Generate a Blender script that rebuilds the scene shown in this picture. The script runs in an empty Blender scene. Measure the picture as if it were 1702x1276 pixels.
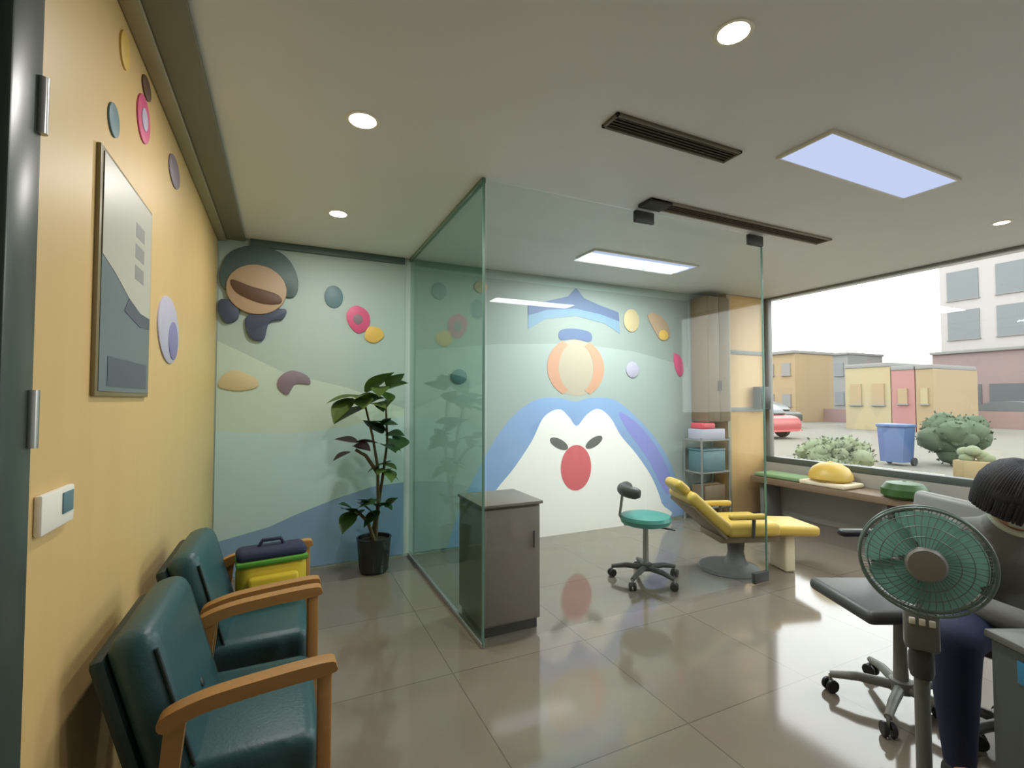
import bpy, bmesh, math, random
from mathutils import Vector, Matrix, Euler
random.seed(7)
S = bpy.context.scene
COL = S.collection
PI = math.pi

# ------------------------------------------------------------------ camera, sky, exposure
cam_data = bpy.data.cameras.new('camera')
cam_data.sensor_width = 36.0
cam_data.lens = 36.0 * 800 / 1702
cam_data.clip_start = 0.02
cam_data.clip_end = 400
cam = bpy.data.objects.new('camera', cam_data)
COL.objects.link(cam)
cam.location = (0, 0, 1.4)
cam.rotation_euler = (math.radians(90 + 1.87), 0, math.radians(-25.3))
S.camera = cam

world = bpy.data.worlds.new('overcast_sky')
S.world = world
world.use_nodes = True
bg = world.node_tree.nodes['Background']
bg.inputs['Color'].default_value = (0.96, 0.985, 1.0, 1)
bg.inputs['Strength'].default_value = 3.0

S.view_settings.view_transform = 'Standard'
S.view_settings.look = 'None'
S.view_settings.gamma = 1.0
S.view_settings.exposure = 0.55
S.view_settings.use_curve_mapping = False
S.cycles.max_bounces = 10
S.cycles.transparent_max_bounces = 16

# ------------------------------------------------------------------ materials
def lin(c):
    return tuple(((v / 255) / 12.92 if v / 255 <= 0.04045 else ((v / 255 + 0.055) / 1.055) ** 2.4) for v in c) + (1.0,)

def mat(name, rgb, rough=0.55, metal=0.0, noise=0.0, scale=12.0, bump=0.0, spec=0.5, coat=0.0, stretch=None):
    m = bpy.data.materials.new(name)
    m.use_nodes = True
    nt = m.node_tree
    b = nt.nodes['Principled BSDF']
    c = lin(rgb)
    b.inputs['Base Color'].default_value = c
    b.inputs['Roughness'].default_value = rough
    b.inputs['Metallic'].default_value = metal
    b.inputs['Specular IOR Level'].default_value = spec
    if coat:
        b.inputs['Coat Weight'].default_value = coat
        b.inputs['Coat Roughness'].default_value = 0.1
    if noise or bump:
        tc = nt.nodes.new('ShaderNodeTexCoord')
        mp = nt.nodes.new('ShaderNodeMapping')
        mp.inputs['Scale'].default_value = stretch or (1, 1, 1)
        nz = nt.nodes.new('ShaderNodeTexNoise')
        nz.inputs['Scale'].default_value = scale
        nz.inputs['Detail'].default_value = 5
        nt.links.new(tc.outputs['Object'], mp.inputs['Vector'])
        nt.links.new(mp.outputs['Vector'], nz.inputs['Vector'])
        if noise:
            mx = nt.nodes.new('ShaderNodeMix')
            mx.data_type = 'RGBA'
            mx.inputs[6].default_value = tuple(v * (1 - noise) for v in c[:3]) + (1,)
            mx.inputs[7].default_value = tuple(min(1, v * (1 + noise)) for v in c[:3]) + (1,)
            nt.links.new(nz.outputs['Fac'], mx.inputs[0])
            nt.links.new(mx.outputs[2], b.inputs['Base Color'])
        if bump:
            bp = nt.nodes.new('ShaderNodeBump')
            bp.inputs['Strength'].default_value = bump
            bp.inputs['Distance'].default_value = 0.004
            nt.links.new(nz.outputs['Fac'], bp.inputs['Height'])
            nt.links.new(bp.outputs['Normal'], b.inputs['Normal'])
    return m

def emit(name, rgb, strength):
    m = bpy.data.materials.new(name)
    m.use_nodes = True
    nt = m.node_tree
    nt.nodes.remove(nt.nodes['Principled BSDF'])
    e = nt.nodes.new('ShaderNodeEmission')
    e.inputs['Color'].default_value = lin(rgb)
    e.inputs['Strength'].default_value = strength
    nt.links.new(e.outputs[0], nt.nodes['Material Output'].inputs[0])
    return m

def glass(name, rgb, ior=1.5, haze=0.0):
    m = bpy.data.materials.new(name)
    m.use_nodes = True
    nt = m.node_tree
    nt.nodes.remove(nt.nodes['Principled BSDF'])
    t = nt.nodes.new('ShaderNodeBsdfTransparent')
    t.inputs['Color'].default_value = lin(rgb)
    g = nt.nodes.new('ShaderNodeBsdfGlossy')
    g.inputs['Roughness'].default_value = 0.0
    # Schlick reflectance of one thin pane face, the same seen from either side
    f0 = ((ior - 1) / (ior + 1)) ** 2
    lw = nt.nodes.new('ShaderNodeLayerWeight')
    lw.inputs['Blend'].default_value = 0.5
    pw = nt.nodes.new('ShaderNodeMath')
    pw.operation = 'POWER'
    pw.inputs[1].default_value = 5.0
    ma = nt.nodes.new('ShaderNodeMath')
    ma.operation = 'MULTIPLY_ADD'
    ma.inputs[1].default_value = 1 - f0
    ma.inputs[2].default_value = f0
    nt.links.new(lw.outputs['Facing'], pw.inputs[0])
    nt.links.new(pw.outputs[0], ma.inputs[0])
    mx = nt.nodes.new('ShaderNodeMixShader')
    nt.links.new(ma.outputs[0], mx.inputs[0])
    nt.links.new(t.outputs[0], mx.inputs[1])
    nt.links.new(g.outputs[0], mx.inputs[2])
    nt.links.new(mx.outputs[0], nt.nodes['Material Output'].inputs[0])
    return m

def floor_material():
    m = mat('polished_tile', (150, 142, 126), 0.09)
    nt = m.node_tree
    b = nt.nodes['Principled BSDF']
    b.inputs['IOR'].default_value = 1.8
    tc = nt.nodes.new('ShaderNodeTexCoord')
    br = nt.nodes.new('ShaderNodeTexBrick')
    br.offset = 0.0
    br.inputs['Scale'].default_value = 1.0
    br.inputs['Brick Width'].default_value = 0.8
    br.inputs['Row Height'].default_value = 0.8
    br.inputs['Mortar Size'].default_value = 0.003
    br.inputs['Color1'].default_value = lin((129, 119, 106))
    br.inputs['Color2'].default_value = lin((124, 114, 101))
    br.inputs['Mortar'].default_value = lin((98, 92, 82))
    nz = nt.nodes.new('ShaderNodeTexNoise')
    nz.inputs['Scale'].default_value = 2.2
    nz.inputs['Detail'].default_value = 7
    nz.inputs['Distortion'].default_value = 1.2
    mx = nt.nodes.new('ShaderNodeMix')
    mx.data_type = 'RGBA'
    mx.blend_type = 'MULTIPLY'
    mx.inputs[0].default_value = 0.22
    nt.links.new(tc.outputs['Object'], br.inputs['Vector'])
    nt.links.new(tc.outputs['Object'], nz.inputs['Vector'])
    nt.links.new(br.outputs['Color'], mx.inputs[6])
    nt.links.new(nz.outputs['Color'], mx.inputs[7])
    nt.links.new(mx.outputs[2], b.inputs['Base Color'])
    return m

M = dict(
    floor=floor_material(),
    ceiling=mat('ceiling_paint', (226, 228, 228), 0.5, noise=0.03, scale=3, spec=0.3),
    panel_wood=mat('honey_wood_panel', (206, 174, 116), 0.45, noise=0.07, scale=5, stretch=(2, 2, 0.25)),
    teal=mat('pale_teal_paint', (164, 182, 174), 0.6, noise=0.02, scale=4),
    white_wall=mat('warm_white_paint', (206, 202, 192), 0.7),
    grey_wall=mat('grey_wall_paint', (165, 162, 152), 0.7),
    olive=mat('olive_metal', (126, 124, 106), 0.5),
    cornice=mat('cornice_paint', (168, 160, 132), 0.55),
    door_dark=mat('dark_green_metal', (62, 72, 64), 0.35),
    oak=mat('golden_oak', (160, 116, 62), 0.42, noise=0.12, scale=9, stretch=(1, 6, 6)),
    pillar_wood=mat('tan_wood', (226, 184, 130), 0.5, noise=0.06, scale=6, stretch=(3, 3, 0.4)),
    brown_wood=mat('brown_wood', (124, 104, 80), 0.5, noise=0.12, scale=6, stretch=(3, 3, 0.3)),
    dark_box=mat('grey_brown_laminate', (132, 120, 112), 0.45, noise=0.06, scale=8, stretch=(3, 3, .4)),
    green_leather=mat('dark_green_leather', (38, 74, 77), 0.42, bump=0.25, scale=90),
    green_leather_dark=mat('dark_green_piping', (20, 42, 40), 0.5),
    pad_green=mat('pale_green_fabric', (122, 150, 104), 0.85),
    yellow=mat('yellow_leather', (204, 170, 76), 0.42, bump=0.2, scale=80),
    yellow_cloth=mat('yellow_fabric', (196, 172, 40), 0.8, noise=0.1, scale=40),
    leaf_green_cloth=mat('green_fabric', (70, 130, 30), 0.8),
    navy=mat('navy_fabric', (26, 34, 62), 0.8, bump=0.2, scale=70),
    black=mat('black_plastic', (30, 31, 32), 0.4),
    charcoal=mat('charcoal_plastic', (66, 67, 66), 0.45),
    grey=mat('mid_grey_plastic', (130, 130, 124), 0.45),
    silver=mat('silver_metal', (176, 178, 176), 0.3, metal=0.85),
    white=mat('white_plastic', (232, 228, 214), 0.4),
    cream=mat('cream_paint', (224, 212, 180), 0.6),
    teal_seat=mat('teal_vinyl', (72, 146, 136), 0.4),
    leaf=mat('leaf_green', (96, 122, 58), 0.45, noise=0.25, scale=14),
    leaf_dark=mat('leaf_dark_green', (50, 86, 38), 0.42, noise=0.25, scale=14),
    leaf_purple=mat('leaf_purple_brown', (92, 74, 76), 0.5, noise=0.2, scale=14),
    bark=mat('bark', (84, 72, 48), 0.8, noise=0.3, scale=30),
    soil=mat('soil', (48, 38, 28), 0.95, bump=0.6, scale=60),
    pot=mat('black_glazed_pot', (28, 32, 32), 0.25),
    vent=mat('vent_bronze', (98, 92, 70), 0.5),
    vent_light=mat('vent_taupe', (136, 124, 106), 0.5),
    vent_dark=mat('vent_slot_dark', (52, 52, 44), 0.7),
    glass_front=glass('clear_glass', (248, 251, 249), 1.36),
    glass_side=glass('green_tinted_glass', (222, 239, 230), 1.4),
    glass_edge=mat('glass_edge_green', (96, 132, 116), 0.2),
    window_glass=glass('window_glass', (250, 252, 250), 1.42),
    lamp=emit('downlight_glow', (255, 246, 224), 22.0),
    lamp_dim=emit('small_downlight_glow', (255, 246, 224), 2.0),
    panel=emit('cool_panel_glow', (200, 212, 246), 0.66),
    hair=mat('black_hair', (24, 24, 30), 0.45, noise=0.3, scale=60, stretch=(6, 6, 1), bump=0.5),
    skin=mat('skin', (190, 138, 112), 0.5),
    lips=mat('lips', (160, 92, 84), 0.5),
    mask=mat('pale_face_mask', (196, 204, 186), 0.8),
    shirt=mat('grey_knit', (118, 120, 114), 0.85, bump=0.3, scale=80),
    shoe=mat('dark_shoe', (36, 34, 32), 0.5),
    blue=mat('blue_label', (52, 132, 176), 0.5),
    grey_green=mat('grey_green_metal', (78, 86, 80), 0.45),
    fan_grey=mat('fan_grey', (108, 112, 106), 0.4),
    fan_wire=mat('fan_wire', (104, 122, 114), 0.35),
    red=mat('red_plastic', (206, 74, 86), 0.5),
    # mural colours
    m_white=mat('mural_white', (246, 241, 234), 0.55),
    m_bg=mat('mural_mist', (162, 173, 167), 0.55, noise=0.03, scale=3),
    m_bg_top=mat('mural_sage', (148, 158, 150), 0.55, noise=0.03, scale=3),  # darker top tone: printed gradient, partly light put into the colour
    m_blue=mat('mural_blue', (140, 168, 208), 0.55, noise=0.08, scale=3),
    m_violet=mat('mural_violet', (142, 146, 210), 0.55),
    m_deep=mat('mural_deep_blue', (72, 104, 158), 0.55),
    m_red=mat('mural_red', (216, 104, 110), 0.55, noise=0.06, scale=9),
    m_ink=mat('mural_ink', (104, 104, 98), 0.55),
    m_arch=mat('mural_slate_blue', (98, 114, 144), 0.55),
    m_arch2=mat('mural_sky_blue', (122, 150, 170), 0.55),
    m_peach=mat('mural_peach', (196, 148, 120), 0.55),
    m_cream=mat('mural_cream', (178, 166, 146), 0.55),
    m_hill=mat('mural_hill_aqua', (178, 202, 202), 0.55, noise=0.03, scale=3),
    m_hill2=mat('mural_hill_blue', (124, 154, 186), 0.55, noise=0.05, scale=3),
    m_lime=mat('mural_lime_mist', (184, 200, 184), 0.55, noise=0.04, scale=3),
    magenta=mat('magenta_vinyl', (204, 84, 122), 0.5),
    mustard=mat('mustard_vinyl', (214, 176, 84), 0.5),
    slate=mat('slate_vinyl', (92, 122, 128), 0.5),
    tan=mat('tan_vinyl', (176, 150, 122), 0.55),
    brown=mat('dark_brown_vinyl', (92, 66, 46), 0.55),
    navy_vinyl=mat('navy_vinyl', (62, 72, 92), 0.5),
    hood=mat('slate_green_vinyl', (76, 98, 96), 0.5),
    mauve=mat('mauve_vinyl', (128, 112, 122), 0.55),
    sand=mat('sand_vinyl', (196, 178, 136), 0.55),
    poster_white=mat('poster_white', (182, 180, 166), 0.35),
    poster_grey=mat('poster_text_grey', (140, 140, 134), 0.4),
    poster_blue=mat('poster_slate', (102, 114, 118), 0.35, noise=0.08, scale=6),
    poster_dark=mat('poster_dark_slate', (78, 82, 96), 0.35),
    poster_frame=mat('poster_frame_olive', (132, 118, 84), 0.4),
    lilac=mat('lilac_vinyl', (178, 174, 190), 0.5),
    lilac_deep=mat('deep_lilac_vinyl', (126, 122, 164), 0.5),
    # outdoors; yellow and red facades paled, haze put into their colour
    road=mat('pale_paving', (104, 101, 92), 0.9, noise=0.08, scale=0.6),
    b_white=mat('tower_render', (156, 150, 148), 0.8),
    b_glass=mat('tower_glass', (98, 102, 104), 0.3),
    b_pink=mat('pink_brick', (128, 110, 108), 0.85, noise=0.06, scale=4),
    b_grey=mat('grey_facade', (122, 120, 118), 0.85),
    b_yellow=mat('yellow_facade', (150, 138, 106), 0.8),
    b_red=mat('red_sign', (148, 104, 98), 0.7),
    b_orange=mat('orange_facade', (144, 124, 96), 0.8),
    b_dark=mat('shop_shade', (76, 78, 82), 0.5),
    car_red=mat('red_car', (150, 66, 68), 0.35),
    car_grey=mat('grey_car', (76, 78, 76), 0.35),
    car_pink=mat('pale_pink_paint', (142, 116, 114), 0.6),
    tyre=mat('tyre', (50, 50, 50), 0.8),
    hedge=mat('hedge_green', (108, 116, 90), 0.9, noise=0.25, scale=6),
    bush=mat('bush_green', (72, 84, 64), 0.9, noise=0.25, scale=6),
    sign_blue=mat('blue_bin', (64, 84, 122), 0.5),
    ochre=mat('ochre_paint', (128, 112, 80), 0.7),
)

def translucent(name, rgb, amount):
    m = mat(name, rgb, 0.3)
    nt = m.node_tree
    b = nt.nodes['Principled BSDF']
    tr = nt.nodes.new('ShaderNodeBsdfTranslucent')
    tr.inputs['Color'].default_value = lin(rgb)
    mx = nt.nodes.new('ShaderNodeMixShader')
    mx.inputs[0].default_value = amount
    nt.links.new(b.outputs[0], mx.inputs[1])
    nt.links.new(tr.outputs[0], mx.inputs[2])
    nt.links.new(mx.outputs[0], nt.nodes['Material Output'].inputs[0])
    return m
M['fan_blade'] = translucent('teal_fan_blade', (148, 190, 178), 0.4)

# ------------------------------------------------------------------ mesh builder
class B:
    def __init__(self):
        self.bm = bmesh.new()
        self.mats = []

    def _mi(self, m):
        m = M[m]
        if m not in self.mats:
            self.mats.append(m)
        return self.mats.index(m)

    def _take(self, tmp, m, T=None):
        mi = self._mi(m)
        if T is not None:
            bmesh.ops.transform(tmp, matrix=T, verts=tmp.verts)
        for f in tmp.faces:
            f.material_index = mi
            f.smooth = True
        me = bpy.data.meshes.new('t')
        tmp.to_mesh(me)
        tmp.free()
        self.bm.from_mesh(me)
        bpy.data.meshes.remove(me)
        return self

    def box(self, c, s, m, bev=0.0, rot=(0, 0, 0), seg=2):
        t = bmesh.new()
        bmesh.ops.create_cube(t, size=1)
        bmesh.ops.scale(t, vec=Vector(s), verts=t.verts)
        if bev:
            bmesh.ops.bevel(t, geom=list(t.edges), offset=min(bev, min(s) * 0.49), segments=seg, profile=0.5, affect='EDGES')
        return self._take(t, m, Matrix.Translation(c) @ Euler(rot).to_matrix().to_4x4())

    def tube(self, pts, r, m, n=10, cap=True):
        """round bar along points; r a number or a list"""
        pts = [Vector(p) for p in pts]
        rs = r if isinstance(r, (list, tuple)) else [r] * len(pts)
        t = bmesh.new()
        rings = []
        up = None
        for i, p in enumerate(pts):
            d = (pts[min(i + 1, len(pts) - 1)] - pts[max(i - 1, 0)]).normalized()
            if up is None:
                a = Vector((0, 0, 1)) if abs(d.z) < 0.9 else Vector((1, 0, 0))
                up = d.cross(a).normalized()
            u = (up - d * up.dot(d)).normalized()
            up = u
            v = d.cross(u)
            rings.append([t.verts.new(p + (u * math.cos(2 * PI * k / n) + v * math.sin(2 * PI * k / n)) * rs[i]) for k in range(n)])
        for a, b in zip(rings, rings[1:]):
            for k in range(n):
                t.faces.new((a[k], a[(k + 1) % n], b[(k + 1) % n], b[k]))
        if cap:
            t.faces.new(rings[0][::-1])
            t.faces.new(rings[-1])
        bmesh.ops.recalc_face_normals(t, faces=t.faces)
        return self._take(t, m)

    def ring(self, c, R, r, m, T=None, n=48, k=6):
        t = bmesh.new()
        rings = []
        for i in range(n):
            a = 2 * PI * i / n
            rings.append([t.verts.new(((R + r * math.cos(2 * PI * j / k)) * math.cos(a), (R + r * math.cos(2 * PI * j / k)) * math.sin(a), r * math.sin(2 * PI * j / k))) for j in range(k)])
        for i in range(n):
            a, b = rings[i], rings[(i + 1) % n]
            for j in range(k):
                t.faces.new((a[j], b[j], b[(j + 1) % k], a[(j + 1) % k]))
        return self._take(t, m, Matrix.Translation(c) @ (T or Matrix()))

    def lathe(self, prof, c, m, n=32, T=None):
        t = bmesh.new()
        rings = [[t.verts.new((max(r, 1e-4) * math.cos(2 * PI * k / n), max(r, 1e-4) * math.sin(2 * PI * k / n), z)) for k in range(n)] for r, z in prof]
        for a, b in zip(rings, rings[1:]):
            for k in range(n):
                t.faces.new((a[k], a[(k + 1) % n], b[(k + 1) % n], b[k]))
        t.faces.new(rings[0][::-1])
        t.faces.new(rings[-1])
        bmesh.ops.recalc_face_normals(t, faces=t.faces)
        return self._take(t, m, Matrix.Translation(c) @ (T or Matrix()))

    def ball(self, c, s, m, rot=(0, 0, 0), sub=3):
        t = bmesh.new()
        bmesh.ops.create_icosphere(t, subdivisions=sub, radius=1)
        bmesh.ops.scale(t, vec=Vector(s), verts=t.verts)
        return self._take(t, m, Matrix.Translation(c) @ Euler(rot).to_matrix().to_4x4())

    def prism(self, outline, depth, m, T, bev=0.0):
        """2D outline (x, y) extruded along +z, then placed by T"""
        t = bmesh.new()
        vs = [t.verts.new((x, y, 0)) for x, y in outline]
        f = t.faces.new(vs)
        f.normal_update()
        ex = bmesh.ops.extrude_face_region(t, geom=[f])
        nv = [v for v in ex['geom'] if isinstance(v, bmesh.types.BMVert)]
        bmesh.ops.translate(t, vec=(0, 0, depth), verts=nv)
        bmesh.ops.recalc_face_normals(t, faces=t.faces)
        if bev:
            ed = [e for e in t.edges if abs(e.verts[0].co.z - depth) < 1e-6 and abs(e.verts[1].co.z - depth) < 1e-6]
            bmesh.ops.bevel(t, geom=ed, offset=bev, segments=2, profile=0.5, affect='EDGES')
        return self._take(t, m, T)

    def obj(self, name, parent=None, loc=None, subsurf=0, flat=False):
        me = bpy.data.meshes.new(name)
        self.bm.to_mesh(me)
        self.bm.free()
        for m in self.mats:
            me.materials.append(m)
        o = bpy.data.objects.new(name, me)
        COL.objects.link(o)
        if parent:
            o.parent = parent
        if loc:
            o.location = loc
        if flat:
            for p in me.polygons:
                p.use_smooth = False
        else:
            me.set_sharp_from_angle(angle=math.radians(38))
        if subsurf:
            md = o.modifiers.new('smooth', 'SUBSURF')
            md.levels = md.render_levels = subsurf
        return o

def empty(name, loc, rz=0.0):
    o = bpy.data.objects.new(name, None)
    o.empty_display_size = 0.1
    COL.objects.link(o)
    o.location = loc
    o.rotation_euler = (0, 0, rz)
    return o

def tag(o, label, cat, group=None):
    o['label'] = label
    o['category'] = cat
    if group:
        o['group'] = group
    return o

def thing(name, loc, label, cat, rz=0.0, group=None):
    return tag(empty(name, loc, rz), label, cat, group)

def structure(o):
    o['kind'] = 'structure'
    return o

def copy_tree(o, parent=None):
    c = o.copy()
    COL.objects.link(c)
    if parent:
        c.parent = parent
    for ch in list(o.children):
        copy_tree(ch, c)
    return c

def smooth_poly(pts, n=6):
    """closed Catmull-Rom through the points"""
    out = []
    N = len(pts)
    for i in range(N):
        p0, p1, p2, p3 = (Vector(pts[(i + k - 1) % N]) for k in range(4))
        for j in range(n):
            t = j / n
            q = 0.5 * ((2 * p1) + (p2 - p0) * t + (2 * p0 - 5 * p1 + 4 * p2 - p3) * t * t + (3 * p1 - p0 - 3 * p2 + p3) * t ** 3)
            out.append((q.x, q.y))
    return out

def oval(cx, cy, rx, ry, n=40, a=0.0):
    ca, sa = math.cos(a), math.sin(a)
    return [(cx + rx * math.cos(2 * PI * k / n) * ca - ry * math.sin(2 * PI * k / n) * sa,
             cy + rx * math.cos(2 * PI * k / n) * sa + ry * math.sin(2 * PI * k / n) * ca) for k in range(n)]

# ------------------------------------------------------------------ room shell
LX, RX, BY, RY, H = -0.49, 5.5, 4.36, -2.2, 2.69
WT = 0.15                                    # wall thickness
structure(B().box(((LX + RX) / 2, (RY + BY) / 2, -0.05), (RX - LX + 0.6, BY - RY + 0.6, 0.1), 'floor').obj('floor'))
structure(B().box(((LX + RX) / 2, (RY + BY) / 2, H + 0.05), (RX - LX + 0.6, BY - RY + 0.6, 0.1), 'ceiling').obj('ceiling'))
structure(B().box((LX - WT / 2, (1.34 + BY) / 2, H / 2), (WT, BY - 1.34, H), 'panel_wood').obj('wall_left'))
structure(B().box((LX - WT / 2, (RY + 0.2) / 2, H / 2), (WT, 0.2 - RY, H), 'panel_wood').obj('wall_left_front'))
structure(B().box(((LX + RX) / 2, BY + WT / 2, H / 2), (RX - LX + 2 * WT, WT, H), 'teal').obj('wall_back'))
structure(B().box(((LX + RX) / 2, RY - WT / 2, H / 2), (RX - LX + 2 * WT, WT, H), 'white_wall').obj('wall_front'))
# right wall: low wall under the window, solid end behind the pillar and behind the camera
WB, WY0, WY1 = 0.62, -0.6, 4.16
structure(B().box((RX + WT / 2, (RY + BY) / 2, WB / 2), (WT, BY - RY, WB), 'grey_wall').obj('wall_right'))
structure(B().box((RX + WT / 2, (WY1 + BY) / 2, (WB + H) / 2), (WT, BY - WY1, H - WB), 'grey_wall').obj('wall_right_pier'))
structure(B().box((RX + WT / 2, (RY + WY0) / 2, (WB + H) / 2), (WT, WY0 - RY, H - WB), 'grey_wall').obj('wall_right_rear'))
win = structure(empty('window_1', (RX + WT / 2, (WY0 + WY1) / 2, WB)))
L = WY1 - WY0
B().box((0, 0, (H - WB) / 2 + 0.03), (0.012, L - 0.08, H - WB - 0.1), 'window_glass').obj('window_pane', win)
fb = B()
fb.box((0, 0, 0.035), (0.1, L, 0.07), 'grey_green', 0.006)
fb.box((0, 0, H - WB - 0.012), (0.06, L, 0.024), 'grey', 0.004)
fb.box((0, L / 2 - 0.025, (H - WB) / 2), (0.08, 0.05, H - WB), 'grey', 0.005)
fb.box((0, -L / 2 + 0.025, (H - WB) / 2), (0.08, 0.05, H - WB), 'grey', 0.005)
fb.obj('window_frame', win)
# pillar of tan wood beside the window
pl = structure(empty('wall_pillar', (5.16, 4.25, 0)))
pb = B()
pb.box((0, 0, H / 2), (0.66, 0.2, H - 0.01), 'pillar_wood', 0.006)
pb.obj('pillar_cladding', pl)
sb = B()
for z in (1.98, 1.28):
    sb.box((0, -0.104, z), (0.66, 0.012, 0.05), 'grey', 0.002)
sb.box((-0.3, -0.106, H / 2), (0.06, 0.014, H - 0.02), 'cornice', 0.003)
sb.obj('pillar_trim', pl)
# ceiling edge along the left wall: pale cornice and dark track
structure(B().box((LX + 0.03, (0.3 + BY) / 2, H - 0.02), (0.06, BY - 0.3, 0.04), 'cornice', 0.006).obj('trim_1'))
structure(B().box((LX + 0.125, (0.3 + BY) / 2, H - 0.0125), (0.13, BY - 0.3, 0.025), 'olive', 0.004).obj('trim_2'))
structure(B().box(((LX + 1.0) / 2 + 0.1, BY - 0.012, H - 0.03), (1.0 - LX - 0.25, 0.022, 0.06), 'hood', 0.004).obj('trim_3'))
# dark door frame at the left edge of the picture
d1 = structure(empty('door_1', (LX - 0.035, 0.75, 0)))
db = B()
db.box((0.02, 0.525, H / 2), (0.06, 0.13, H - 0.01), 'door_dark', 0.006)
db.box((0.02, -0.525, H / 2), (0.06, 0.13, H - 0.01), 'door_dark', 0.006)
db.box((0.02, 0, H - 0.2), (0.05, 0.92, 0.36), 'door_dark', 0.006)
db.obj('door_frame', d1)
lf = B()
lf.box((-0.02, 0, 1.16), (0.04, 0.92, 2.3), 'door_dark', 0.004)
lf.obj('door_leaf', d1)
hb = B()
for z in (2.02, 1.36, 0.4):
    hb.tube([(0.054, 0.575, z - 0.06), (0.054, 0.575, z + 0.06)], 0.011, 'silver')
hb.obj('door_hinge', d1)

# ------------------------------------------------------------------ ceiling lights and vents
def lamp_light(name, loc, power, sx, sy, shape, col, parent):
    if power <= 0:
        return
    ld = bpy.data.lights.new(name, 'AREA')
    ld.shape = shape
    ld.size = sx
    if shape == 'RECTANGLE':
        ld.size_y = sy
    ld.energy = power
    ld.color = col
    lo = bpy.data.objects.new(name, ld)
    COL.objects.link(lo)
    lo.location = loc
    lo.parent = parent
def downlight(x, y, r, m, label, group='ceiling downlights', power=9):
    t = thing('ceiling_downlight', (x, y, H), label, 'ceiling light', group=group)
    B().lathe([(r * 1.0, -0.003), (r * 1.25, -0.004), (r * 1.3, -0.001), (r * 1.3, 0.0), (r * 1.0, 0.0)], (0, 0, 0), 'white', 36).obj('trim_ring', t)
    B().lathe([(0.0, -0.0035), (r, -0.0035), (r, -0.001), (0.0, -0.001)], (0, 0, 0), m, 32).obj('diffuser', t)
    lamp_light('downlight_lamp', (0, 0, -0.008), power, r * 1.8, r * 1.8, 'DISK', (1.0, 0.97, 0.94), t)
    return t
downlight(1.41, 1.16, 0.052, 'lamp', 'round white downlight closest to the camera, near the top edge above the vents')
downlight(0.31, 2.27, 0.06, 'lamp', 'round white downlight in the ceiling above the dark green armchairs')
downlight(0.32, 3.5, 0.055, 'lamp', 'round white downlight nearest the teal mural wall, left of the glass partition')
downlight(4.71, 1.61, 0.045, 'lamp_dim', 'small dim downlight in the ceiling beside the shop window', 'small ceiling downlights', 1.5)

def panel_light(x, y, label, power=18):
    t = thing('ceiling_panel_light', (x, y, H), label, 'ceiling light', group='cool white panel lights')
    f = B()
    for sx in (-1, 1):
        f.box((sx * 0.597, 0, -0.008), (0.014, 0.3, 0.016), 'white', 0.002)
    for sy in (-1, 1):
        f.box((0, sy * 0.143, -0.008), (1.18, 0.014, 0.016), 'white', 0.002)
    f.obj('panel_frame', t)
    B().box((0, 0, -0.006), (1.18, 0.272, 0.008), 'panel').obj('diffuser', t)
    lamp_light('panel_lamp', (0, 0, -0.018), power, 1.15, 0.26, 'RECTANGLE', (0.9, 0.95, 1.0), t)
panel_light(2.95, 1.53, 'cool white rectangular panel light nearer the camera, beside the window')
panel_light(2.95, -0.5, 'unseen cool white panel light added behind the camera to brighten the room')  # unseen lamp, added to lift the light level in the room
panel_light(2.98, 3.52, 'cool white rectangular panel light farther back, above the mural', 46)

def linear_vent(x0, x1, y, w, label, m):
    t = thing('ceiling_vent', ((x0 + x1) / 2, y, H), label, 'air vent', group='linear ceiling vents')
    Lx = x1 - x0
    f = B()
    for s in (-1, 1):
        f.box((0, s * (w / 2 - 0.008), -0.007), (Lx, 0.016, 0.014), m, 0.002)
        f.box((s * (Lx / 2 - 0.008), 0, -0.007), (0.016, w, 0.014), m, 0.002)
    f.obj('vent_frame', t)
    B().box((0, 0, -0.002), (Lx - 0.03, w - 0.03, 0.004), 'vent_dark').obj('vent_slot', t)
    sl = B()
    n = 4
    for k in range(n):
        sl.box((0, -w / 2 + 0.02 + (w - 0.04) * (k + .5) / n, -0.008), (Lx - 0.03, 0.014, 0.003), m, 0, rot=(0.5, 0, 0))
    sl.obj('slat', t)
    return t
linear_vent(1.33, 2.13, 1.77, 0.12, 'dark bronze slot vent in the ceiling, nearer the camera', 'vent')
v2 = linear_vent(2.1, 3.95, 2.42, 0.13, 'long taupe slot vent in the ceiling just before the glass front', 'vent_light')
B().box((-0.84, 0, -0.012), (0.18, 0.13, 0.024), 'vent_dark', 0.004).obj('vent_damper', v2)

# ------------------------------------------------------------------ glass partitions
GX, GY = 1.03, 2.55
gs = thing('glass_partition', (GX, (GY + BY) / 2, 0), 'green tinted glass side partition running back to the mural wall', 'glass partition')
B().box((0, 0, H / 2 + 0.01), (0.01, BY - GY - 0.04, H - 0.06), 'glass_side').obj('glass_pane', gs)
e = B()
e.box((0, -(BY - GY) / 2 + 0.012, H / 2), (0.012, 0.012, H - 0.02), 'glass_edge')
e.obj('glass_edge', gs)
e = B()
e.box((0, 0, H - 0.015), (0.025, BY - GY - 0.02, 0.03), 'glass_edge', 0.003)
e.box((0, 0, 0.015), (0.025, BY - GY - 0.02, 0.03), 'silver', 0.003)
e.obj('glass_channel', gs)

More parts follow.
